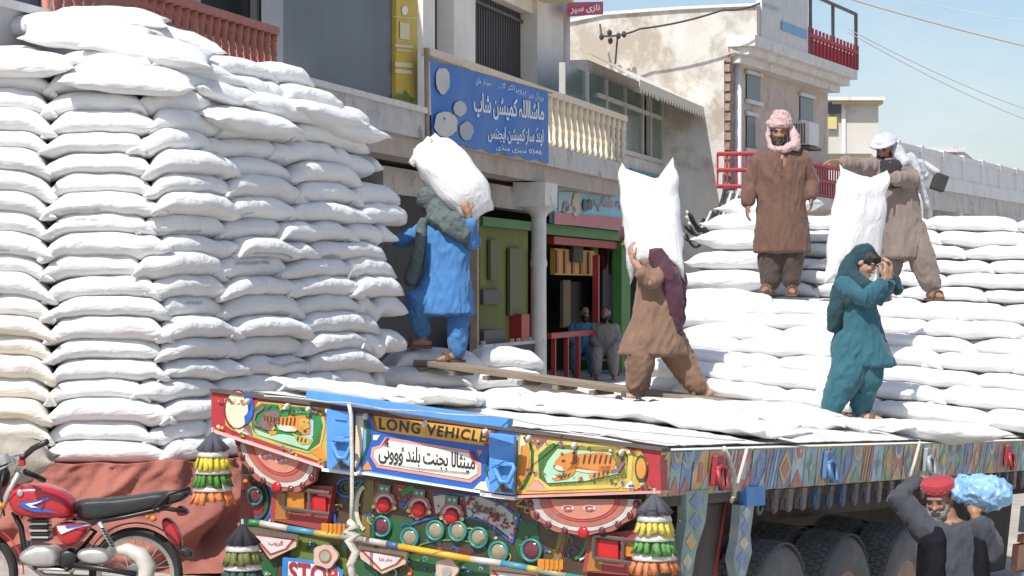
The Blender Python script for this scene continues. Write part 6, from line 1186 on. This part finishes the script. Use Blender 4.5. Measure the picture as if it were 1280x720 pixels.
# --- 6. old man with red cap and blue bag
m_char = mat('charcoal_waistcoat', (.012, .0125, .016), .9, var=.2, vs=8, bump=.25, bs=25, spec=.1); m_slate = cloth('slate_kameez', (.055, .058, .072)); m_cap = cloth('red_cap', (.32, .035, .045), .3)
fz = ground_z(P(1185, 600, 14.4).x, 14.4); fy = 360 + (CZ - fz) * FPX / 14.4
M6 = Man(1190, fy, 14.4, 'grey bearded man in red cap and dark waistcoat carrying a blue bag on his shoulder'); J = M6.J
hc, hf, hu = J(1174, 623), (-.45, -.85, -.32), (-.15, -.28, .95)
head(M6.skin, hc, hf, hu); limbs(M6.skin, ([J(1182, 640), J(1187, 660)], [.06, .065]), ([J(1190, 675), J(1192, 730), J(1192, 790)], [.14, .14, .14]), ([J(1156, 664), J(1122, 622, .04), J(1152, 600, .12)], [.055, .042, .031]), ([J(1224, 662), J(1238, 686, -.1), J(1219, 645, -.12)], [.055, .042, .031]), ([J(1178, 790), J(1176, 850), J(1174, fy - 18)], [.10, .065, .045]), ([J(1206, 790), J(1208, 850), J(1210, fy - 18)], [.10, .065, .045]))
hand(M6.skin, J(1150, 601, .12), (.9, .05, .12), (.1, .1, -1), .45, 1); hand(M6.skin, J(1219, 646, -.12), (-.15, .1, .95), (.2, .9, .1), .5, -1)
foot(M6.skin, J(1174, fy - 18), (-.3, -1, 0)); foot(M6.skin, J(1210, fy - 18), (.15, -1, 0)); M6.body(m_skin, .008); face(M6.o, hc, hf, hu, beard=(m_beard, .055), hair=m_beard)
b = MB(); garment(b, ((1172, 1204, 652, .09, 0), (1154, 1226, 662, .13, 0), (1152, 1232, 680, .15, 0), (1153, 1231, 715, .16, 0), (1154, 1230, 760, .17, 0), (1148, 1236, 830, .20, 0), (1146, 1240, 870, .21, 0)), M6.d)
limbs(b, ([J(1160, 664), J(1122, 622, .04), J(1146, 604, .11)], [.088, .076, .055]), ([J(1222, 662), J(1239, 687, -.1), J(1226, 658, -.12)], [.09, .08, .062])); remesh(b, 'kameez', m_slate, M6.o, .012, 2, (.02, 11.5, 3.0, 51))
b = MB(); limbs(b, ([J(1178, 800), J(1176, 850), J(1174, fy - 24)], [.13, .12, .08]), ([J(1206, 800), J(1208, 850), J(1210, fy - 24)], [.13, .12, .08])); remesh(b, 'shalwar', m_slate, M6.o, .014, 2, (.015, 12, 6, 4))
for a, dd in ((J(1174, fy - 18), (-.3, -1, 0)), (J(1210, fy - 18), (.15, -1, 0))): sandal(M6.o, a, dd)
for l, r_, t_ in ((1148, 1184, 1170), (1206, 1235, 1213)):
    b = MB(); garment(b, ((t_ - 6, t_ + 8, 657, .115, 0), (l + 2, r_ - 3, 672, .175, 0), (l, r_, 715, .185, 0), (l, r_ - 2, 760, .195, 0), (l - 2, r_ - 4, 800, .20, 0)), M6.d); remesh(b, 'waistcoat_side', m_char, M6.o, .012, 2, (.010, 12, 4, l))
r_, f_, u_ = basis(hf, hu); M3 = Matrix((r_, f_, u_)).transposed(); Mh = Matrix.Translation(hc) @ M3.to_4x4()
b = MB(); b.lathe([(.094, .05), (.103, .058), (.105, .09), (.098, .108), (.07, .120), (.01, .125)], Mh @ Matrix.Translation((0, -.008, 0)), 28); cp = b.build('cap', m_cap, M6.o, auto=True)
b = MB()
for i in range(28): a = 2 * math.pi * i / 28; b.ell(Mh @ Vector((.106 * math.cos(a), -.008 + .106 * math.sin(a), .07 + .014 * (i % 2))), (.004, .004, .005), None, 6, 4)
b.build('cap_embroidery', mat('silver_thread', (.32, .12, .12), .5), cp)
b = MB(); b.ell(hc + M3 @ Vector((0, -.035, .0)), (.083, .07, .07), M3, 14, 10); remesh(b, 'hair', m_beard, M6.o, .009, 1, (.004, 40, 40, 3))
# blue plastic bag
bag = empty('plastic_bag', P(1228, 615, 14.3)); tag(bag, 'crumpled pale blue plastic bag on the shoulder of the red capped man', 'bag')
b = MB(); b.ell(P(1230, 615, 14.35), (.17, .14, .10), Matrix.Rotation(.12, 3, 'Y'), 20, 14); b.limb([P(1205, 606, 14.35), P(1198, 618, 14.33)], [.06, .05]); b.limb([P(1210, 602, 14.35), P(1204, 596, 14.35)], [.03, .012])
m_bag = mat('blue_polythene', (.22, .42, .66), .2, var=.3, vs=6, bump=.5, bs=10, wear_or_glint=(.62, .72, .82), wear_or_glint_amt=.08, ws=8)  # whitish patches are highlights of the thin plastic, put into its colour
remesh(b, 'bag_body', m_bag, bag, .007, 0, (.020, 11, 11, 8)); b = MB(); b.limb([P(1208, 601, 14.3), P(1203, 594, 14.3), P(1212, 596, 14.3)], [.018, .014, .008]); remesh(b, 'bag_knot', m_bag, bag, .006, 1, (.006, 30, 30, 8))
# --- 7. people in the shop
def sitter(px, py, d, c, label, hair=True, fw=(.5, -.8, -.2)):
    M = Man(px, py, d, label); J = M.J; s_ = FPX / d; q = lambda x, z, dy=0.: J(px + x * s_, py - z * s_, dy)
    hc = q(.02, 1.16, -.05); head(M.skin, hc, fw, (0, 0, 1)); limbs(M.skin, ([q(0, 1.05), q(0, .95)], [.055, .06]), ([q(0, .9), q(0, .7), q(0, .5)], [.13, .13, .14]), ([q(-.18, .92), q(-.22, .66, -.05), q(-.1, .55, -.3)], [.05, .04, .03]), ([q(.18, .92), q(.24, .66, -.05), q(.14, .55, -.3)], [.05, .04, .03]), ([q(-.1, .48), q(-.14, .48, -.42), q(-.14, .1, -.45)], [.09, .065, .042]), ([q(.1, .48), q(.14, .48, -.42), q(.16, .1, -.45)], [.09, .065, .042]))
    hand(M.skin, q(-.1, .55, -.3), (.3, -.8, -.2), (0, 0, -1), .4, 1); hand(M.skin, q(.14, .55, -.3), (-.3, -.8, -.2), (0, 0, -1), .4, -1); foot(M.skin, q(-.14, .1, -.45), (0, -1, 0)); foot(M.skin, q(.16, .1, -.45), (0, -1, 0)); M.body(m_skin, .012); face(M.o, hc, fw, (0, 0, 1), beard=(m_hair, .02))
    b = MB(); b.loft([ring(q(0, z), rx, ry) for z, rx, ry in ((1.0, .07, .07), (.96, .19, .11), (.86, .2, .13), (.65, .19, .14), (.45, .22, .18))]); limbs(b, ([q(-.18, .92), q(-.22, .66, -.05), q(-.12, .57, -.24)], [.08, .07, .055]), ([q(.18, .92), q(.24, .66, -.05), q(.16, .57, -.24)], [.08, .07, .055]), ([q(-.1, .48), q(-.14, .48, -.42), q(-.14, .14, -.45)], [.12, .11, .08]), ([q(.1, .48), q(.14, .48, -.42), q(.16, .14, -.45)], [.12, .11, .08]))
    remesh(b, 'kameez', cloth('shop_cloth', c), M.o, .016, 2, (.014, 11, 5, px)); b = MB(); b.ell(hc + Vector((0, .02, .05)), (.083, .09, .08), None, 14, 10); remesh(b, 'hair', m_hair, M.o, .012, 1)
    st = empty('stool', q(0, 0, .0)); tag(st, 'plain stool under the ' + label.split(' sitting')[0], 'stool'); b = MB(); c0 = q(0, .36); b.box((c0.x, c0.y, c0.z), (.42, .4, .05)); b.build('seat', m_wood, st)
    for sx in (-1, 1):
        for sy in (-1, 1): b = MB(); b.box((c0.x + sx * .17, c0.y + sy * .16, c0.z - .18), (.04, .04, .34)); b.build('leg', m_wood, st)
zf_ = .98
def floor_py(d): return 360 + (CZ - zf_) * FPX / d
sitter(729, floor_py(43.6), 43.6, (.10, .27, .42), 'man in a light blue shirt sitting inside the shop'); sitter(756, floor_py(42.6), 42.6, (.24, .23, .22), 'man in pale clothes sitting low by the red shop railing', fw=(-.6, -.7, -.2))

# ---------------------------------------------------------------- sacks being carried, and the plank
def axes(loc, X, Y):
    return frame(loc, X, Y)
def carried(px, py, d, X, Yd, L, W, T, label, seed, p=3.2, e=.42, ear=.07, bend=0., sx=.6, tp_=.06):
    return free_sack(axes(P(px, py, d), X, Yd), L, W, T, label, None, seed, None, bend, ear, p, e, .014, sx, tp_)
o1 = carried(566, 225, 21.35, (.62, -.05, -.78), (.7, .35, .6), .80, .46, .42, 'bulging white sack on the back of the man in blue', 801, 2.6, .55, -.03, .03, .95, .42)
neck = MB(); d_ = 21.3; neck.limb([P(546, 204, d_), P(535, 192, d_)], [.13, .075]); neck.limb([P(535, 193, d_), P(530, 184, d_), P(536, 175, d_)], [.075, .07, .028]); neck.limb([P(535, 193, d_), P(526, 190, d_), P(518, 202, d_)], [.075, .07, .045])
nm = remesh(neck, 'tied_neck', m_sack, o1, .012, 2, (.012, 16, 16, 3))
b = MB()
for (x, y) in ((537, 214), (540, 221), (541, 229), (546, 236), (556, 240)): b.tube([P(x, y, d_ - .25), P(x + 8, y - 2, d_ - .25)], .008, 5)
carried(815, 277, 19.25, (.08, .05, -1), (-.95, .3, 0), .66, .47, .26, 'upright white sack with pointed corners on the shoulder of the man in tan', 802, 4., .4, .17)
carried(1071, 284, 19.15, (-.13, .1, -1), (-.9, -.4, .1), .78, .46, .24, 'upright white sack held between the turbaned man and the teal boy', 803, 4., .42, .09)
p0, p1 = P(512, 447, 21.5), P(932, 503, 18.9); dv = (p1 - p0).normalized(); sv = Vector((-dv.y, dv.x, 0)).normalized()
m_plank = mat('grey_plank', (.25, .20, .15), .85, var=.35, vs=4, bump=.5, bs=30, stretch=(.3, 3, 3)); pl = empty('plank', p0); tag(pl, 'long weathered wooden plank bridging from the left stack to the trailer', 'plank')
b = MB(); up = dv.cross(sv); up = up if up.z > 0 else -up
L_ = (p1 - p0).length; M_ = frame((p0 + p1) / 2, dv, sv); b.box((0, 0, -.025), (L_, .22, .045)); b.build('board', m_plank, pl, M=Matrix.Identity(4)); pl.children[0].matrix_basis = M_
for i in range(9):
    b = MB(); b.box((-L_ / 2 + .25 + i * L_ / 9.3, -.0, -.075), (.06, .25, .035)); o = b.build('cleat', m_plank, pl); o.matrix_basis = M_

# crumpled black rag on the deck
bc = empty('black_cloth', TM @ dk(815, 505, .03)); tag(bc, 'crumpled black rag on the deck by the plank end', 'cloth')
b = MB(); dq = lambda x, y, z: TM @ dk(x, y, z)
for k in range(5): b.ell(dq(800 + k * 8, 504 + (k % 3) * 2, .05), (.06 + .02 * (k % 2), .09, .035), None, 10, 7)
b.limb([dq(772, 497, .07), dq(780, 505, .05), dq(802, 506, .05)], [.014, .016, .03]); b.limb([dq(828, 505, .05), dq(843, 510, .05), dq(849, 513, .04)], [.03, .018, .014])
remesh(b, 'rag', mat('black_cloth', (.03, .032, .035), .9), bc, .012, 1, (.016, 14, 14, 3))
# ---------------------------------------------------------------- motorcycle
MD = 14.6
mo = empty('motorcycle', Vector((P(70, 600, MD).x, MD, ground_z(P(70, 600, MD).x, MD)))); tag(mo, 'red motorcycle with black seat and blue flashes parked before the tarpaulin', 'motorcycle')
zm = lambda x, y, dy=0.: P(x * .27778, 520 + y * .27778, MD + dy)
m_red = mat('red_enamel', (.42, .02, .03), .26, var=.12, vs=6, spec=.6, wear_or_glint=(.36, .10, .09), wear_or_glint_amt=.0, ws=9); m_seat = mat('black_vinyl', (.022, .022, .024), .5, var=.2, vs=12, bump=.15, bs=80); m_chr = mat('dull_aluminium', (.50, .49, .46), .38, metal=.6, var=.15, vs=20, wear_or_glint=(.3, .28, .25), wear_or_glint_amt=0, ws=20); m_blk = mat('black_paint', (.02, .02, .021), .4, var=.2); m_rub = mat('bike_rubber', (.035, .034, .034), .85, var=.2, bump=.2, bs=90); m_wt2 = mat('white_decal', (.7, .72, .75), .35); m_bl2 = mat('blue_decal', (.03, .10, .40), .35); m_ora = mat('orange_lens', (.55, .18, .02), .25)
def slab(name, m, pts, half, bev=.02, dy=0., par=None):
    """a solid with the outline pts and rounded flanks"""
    c = sum((zm(*p) for p in pts), Vector()) / len(pts); b = MB(); rings = []
    for t, k in ((-1, .76), (-.8, .94), (-.45, 1.05), (0, 1.07), (.45, 1.05), (.8, .94), (1, .76)):
        rings.append([Vector((c.x + (zm(*p).x - c.x) * k, MD + dy + t * half, c.z + (zm(*p).z - c.z) * k)) for p in pts])
    b.loft(rings); o = b.build(name, m, par or mo, smooth=True); s_ = o.modifiers.new('s', 'SUBSURF'); s_.levels = s_.render_levels = 2; return o
tank = slab('fuel_tank', m_red, [(45, 345), (90, 308), (190, 300), (290, 335), (335, 378), (342, 425), (335, 455), (240, 455), (90, 452), (58, 410)], .15)
slab('side_cover', m_red, [(250, 462), (420, 482), (395, 530), (350, 578), (300, 582), (268, 540)], .13)
slab('seat', m_seat, [(338, 372), (430, 374), (600, 360), (735, 336), (790, 345), (770, 395), (680, 420), (420, 470), (360, 458)], .13)
slab('tail_cowl', m_seat, [(720, 345), (780, 335), (855, 330), (850, 372), (760, 398), (705, 410)], .09)
slab('tail_fairing', m_red, [(722, 458), (770, 455), (812, 520), (828, 585), (800, 588), (745, 540)], .06)
slab('mud_flap', m_blk, [(795, 590), (860, 590), (878, 632), (840, 640), (805, 615)], .05)
slab('tail_lamp', m_lens, [(808, 395), (850, 420), (855, 445), (800, 455), (792, 420)], .05)
b = MB(); fl = lambda x, y: zm(x, y, -.155)
flat(b, [(75, 392), (150, 382), (235, 362), (195, 388), (150, 402), (205, 420), (262, 434), (160, 432), (110, 418)], fl, (.03, .10, .42)); b.build('tank_flash', m_paint, tank)
b = MB(); fl = lambda x, y: zm(x, y, -.160); flat(b, [(112, 396), (165, 388), (205, 374), (170, 392), (140, 402), (172, 412), (140, 412)], fl, (.7, .72, .75)); b.build('tank_flash', m_paint, tank)
b = MB(); b.ell(zm(90, 347, -.150), (.02, .006, .022)); b.build('tank_badge', m_chr, tank, smooth=True)
b = MB(); fl = lambda x, y: zm(x, y, -.137); flat(b, [(255, 495), (410, 490), (340, 505), (275, 532), (262, 515)], fl, (.7, .72, .75)); b.build('cover_flash', m_paint, mo)
b = MB(); fl = lambda x, y: zm(x, y, -.142); flat(b, [(290, 492), (405, 488), (320, 502), (300, 505)], fl, (.03, .10, .42)); b.build('cover_flash', m_paint, mo)
def bwheel(x, y, r):
    c = zm(x, y); Mx = Matrix.Translation(c) @ Matrix.Rotation(R(90), 4, 'X')
    b = MB(); b.lathe([(r - .05, -.03), (r - .02, -.048), (r - .005, -.032), (r, 0), (r - .005, .032), (r - .02, .048), (r - .05, .03), (r - .05, -.03)], Mx, 48, cap=False); t = b.build('wheel', m_rub, mo, auto=True)
    b = MB(); b.lathe([(r - .048, -.028), (r - .075, -.02), (r - .075, .02), (r - .048, .028)], Mx, 48, cap=False); b.build('rim', m_chr, t, auto=True)
    b = MB()
    for i in range(28): a = 2 * math.pi * i / 28; e = a + (.5 if i % 2 else -.5); b.tube([Mx @ Vector(((r - .07) * math.cos(a), (r - .07) * math.sin(a), 0)), Mx @ Vector((.045 * math.cos(e), .045 * math.sin(e), .03 if i % 4 < 2 else -.03))], .0022, 4)
    b.build('spokes', m_chr, t); b = MB(); b.lathe([(.02, -.05), (.06, -.045), (.065, 0), (.06, .045), (.02, .05)], Mx, 20); b.build('hub', m_chr, t, auto=True)
bwheel(612, 712, .285); bwheel(-130, 712, .285)
def pipe(name, m, pts, r, par=None, n=10): b = MB(); b.tube([zm(*p) for p in pts], r, n); return b.build(name, m, par or mo, smooth=True)
def arcz(cx, cy, r, a0, a1, n=16): return [(cx + r * math.cos(R(a0 + (a1 - a0) * i / n)), cy + r * math.sin(R(a0 + (a1 - a0) * i / n))) for i in range(n + 1)]
def fender(name, m, cx, cy, r, a0, a1, hw):
    b = MB(); pts = arcz(cx, cy, r, a0, a1, 18)
    b.loft([[zm(x, y, dy) + Vector((0, 0, 0)) for dy in (-hw, -hw * .6, 0, hw * .6, hw)] + [zm(cx + (x - cx) * .97, cy + (y - cy) * .97, dy) for dy in (hw, 0, -hw)] for x, y in pts]); return b.build(name, m, mo, auto=True)
fender('rear_fender', m_blk, 612, 712, 235, 190, 335, .065); fender('front_fender', m_red, -130, 712, 240, 255, 360, .06)
# frame, engine, exhaust
pipe('frame_tube', m_blk, [(60, 430, 0), (95, 500, 0), (110, 600, 0), (160, 680, 0), (330, 690, 0)], .018); pipe('frame_tube', m_blk, [(330, 465, .06), (430, 520, .06), (330, 640, .06)], .014); pipe('frame_tube', m_blk, [(420, 480, -.1), (560, 455, -.1), (740, 415, -.1), (840, 430, -.1)], .014)
pipe('swing_arm', m_blk, [(330, 670, -.1), (480, 690, -.1), (612, 712, -.1)], .017); pipe('grab_rail', m_blk, [(690, 420, -.14), (760, 350, -.14), (850, 325, -.12), (858, 350, -.05)], .012)
pipe('shock_absorber', m_chr, [(445, 478, -.15), (480, 540, -.15), (525, 612, -.15)], .016); b = MB(); b.tube([zm(455 + i * 1.1 + 7 * math.cos(i * .9), 495 + i * 1.9, -.15 + .022 * math.sin(i * .9)) for i in range(52)], .005, 5); b.build('shock_spring', m_blk, mo)
for i in range(7): b = MB(); y = 465 + i * 15; b.box(zm(178 + i * 2, y), (.115 - .002 * i, .16, .012)); b.build('cooling_fin', m_chr if i % 2 else m_blk, mo)
b = MB(); b.box(zm(180, 515), (.085, .12, .12)); b.build('cylinder', m_blk, mo)
def eng(name, c, r, m, pts): slab(name, m, pts, r, .01, c)
eng('crankcase', -.02, .12, m_chr, [(98, 615), (150, 578), (240, 572), (280, 600), (283, 655), (250, 672), (140, 668), (98, 645)]); eng('gear_cover', -.02, .10, m_chr, [(350, 605), (400, 588), (480, 590), (515, 620), (510, 655), (440, 665), (360, 650)]); eng('engine_plate', 0, .09, m_blk, [(270, 590), (360, 590), (370, 680), (260, 690)])
b = MB(); b.tube([zm(515, 605, -.14), zm(570, 600, -.14), zm(630, 625, -.14), zm(662, 675, -.14), zm(655, 740, -.14), zm(600, 780, -.14)], [.02, .04, .052, .055, .05, .04], 14); b.build('chain_guard', mat('pale_guard', (.60, .58, .53), .4, metal=.2, var=.12), mo, smooth=True)
pipe('foot_peg', m_blk, [(300, 690, -.1), (300, 690, -.26)], .014); pipe('gear_lever', m_chr, [(170, 690, -.14), (260, 690, -.16), (330, 700, -.16)], .008); pipe('exhaust_pipe', m_chr, [(130, 560, .12), (110, 650, .14), (200, 720, .15), (650, 740, .16)], .02)
# front end
for dy in (-.09, .09): pipe('fork', m_chr, [(90, 250, dy), (40, 340, dy), (-40, 520, dy), (-130, 712, dy)], .02)
pipe('handlebar', m_chr, [(105, 170, -.34), (95, 205, -.22), (75, 245, -.08), (75, 250, .08), (95, 205, .22), (30, 180, .36)], .012); b = MB(); b.tube([zm(98, 190, -.30), zm(150, 145, -.37), zm(213, 115, -.42)], .018, 10); b.build('grip', m_blk, mo, smooth=True)
b = MB(); b.tube([zm(110, 250, .24), zm(155, 268, .30), zm(200, 290, .36)], .018, 10); b.build('grip', m_blk, mo, smooth=True)
b = MB(); b.box(zm(100, 205, -.29), (.035, .05, .05)); b.build('switch_box', m_red, mo, bevel=.006); b = MB(); b.tube([zm(60, 215, -.2), zm(20, 230, -.25), zm(-20, 250, -.25)], .006, 6); b.tube([zm(118, 170, -.33), zm(60, 180, -.40)], .006, 6); b.build('lever', m_chr, mo)
b = MB(); b.ell(zm(-10, 270), (.075, .085, .085), None, 18, 12); b.build('headlamp', m_blk, mo, smooth=True); b = MB(); b.ell(zm(-32, 272), (.05, .075, .075), None, 18, 12); b.build('headlamp_rim', m_chr, mo, smooth=True)
for x, y in ((25, 215), (50, 225)): b = MB(); b.lathe([(.036, 0), (.04, .03), (.036, .055), (.005, .058)], Matrix.Translation(zm(x, y, -.04 if x < 30 else .05)) @ Matrix.Rotation(-.4, 4, 'Y'), 18); b.build('gauge', m_chr, mo, auto=True)
b = MB(); b.ell(zm(5, 405, -.12), (.03, .022, .022)); b.build('indicator', m_ora, mo, smooth=True); b = MB(); b.ell(zm(690, 462, -.13), (.022, .02, .02)); b.ell(zm(665, 455, -.12), (.012, .03, .012)); b.build('rear_indicator', m_ora, mo, smooth=True)
pipe('cable', m_blk, [(75, 250, -.05), (45, 300, -.1), (50, 370, -.1), (100, 460, -.05)], .006); pipe('cable', m_blk, [(20, 240, -.1), (0, 330, -.12), (20, 450, -.1)], .006); pipe('side_stand', m_chr, [(330, 690, -.12), (300, 760, -.2), (270, 860, -.3)], .01)
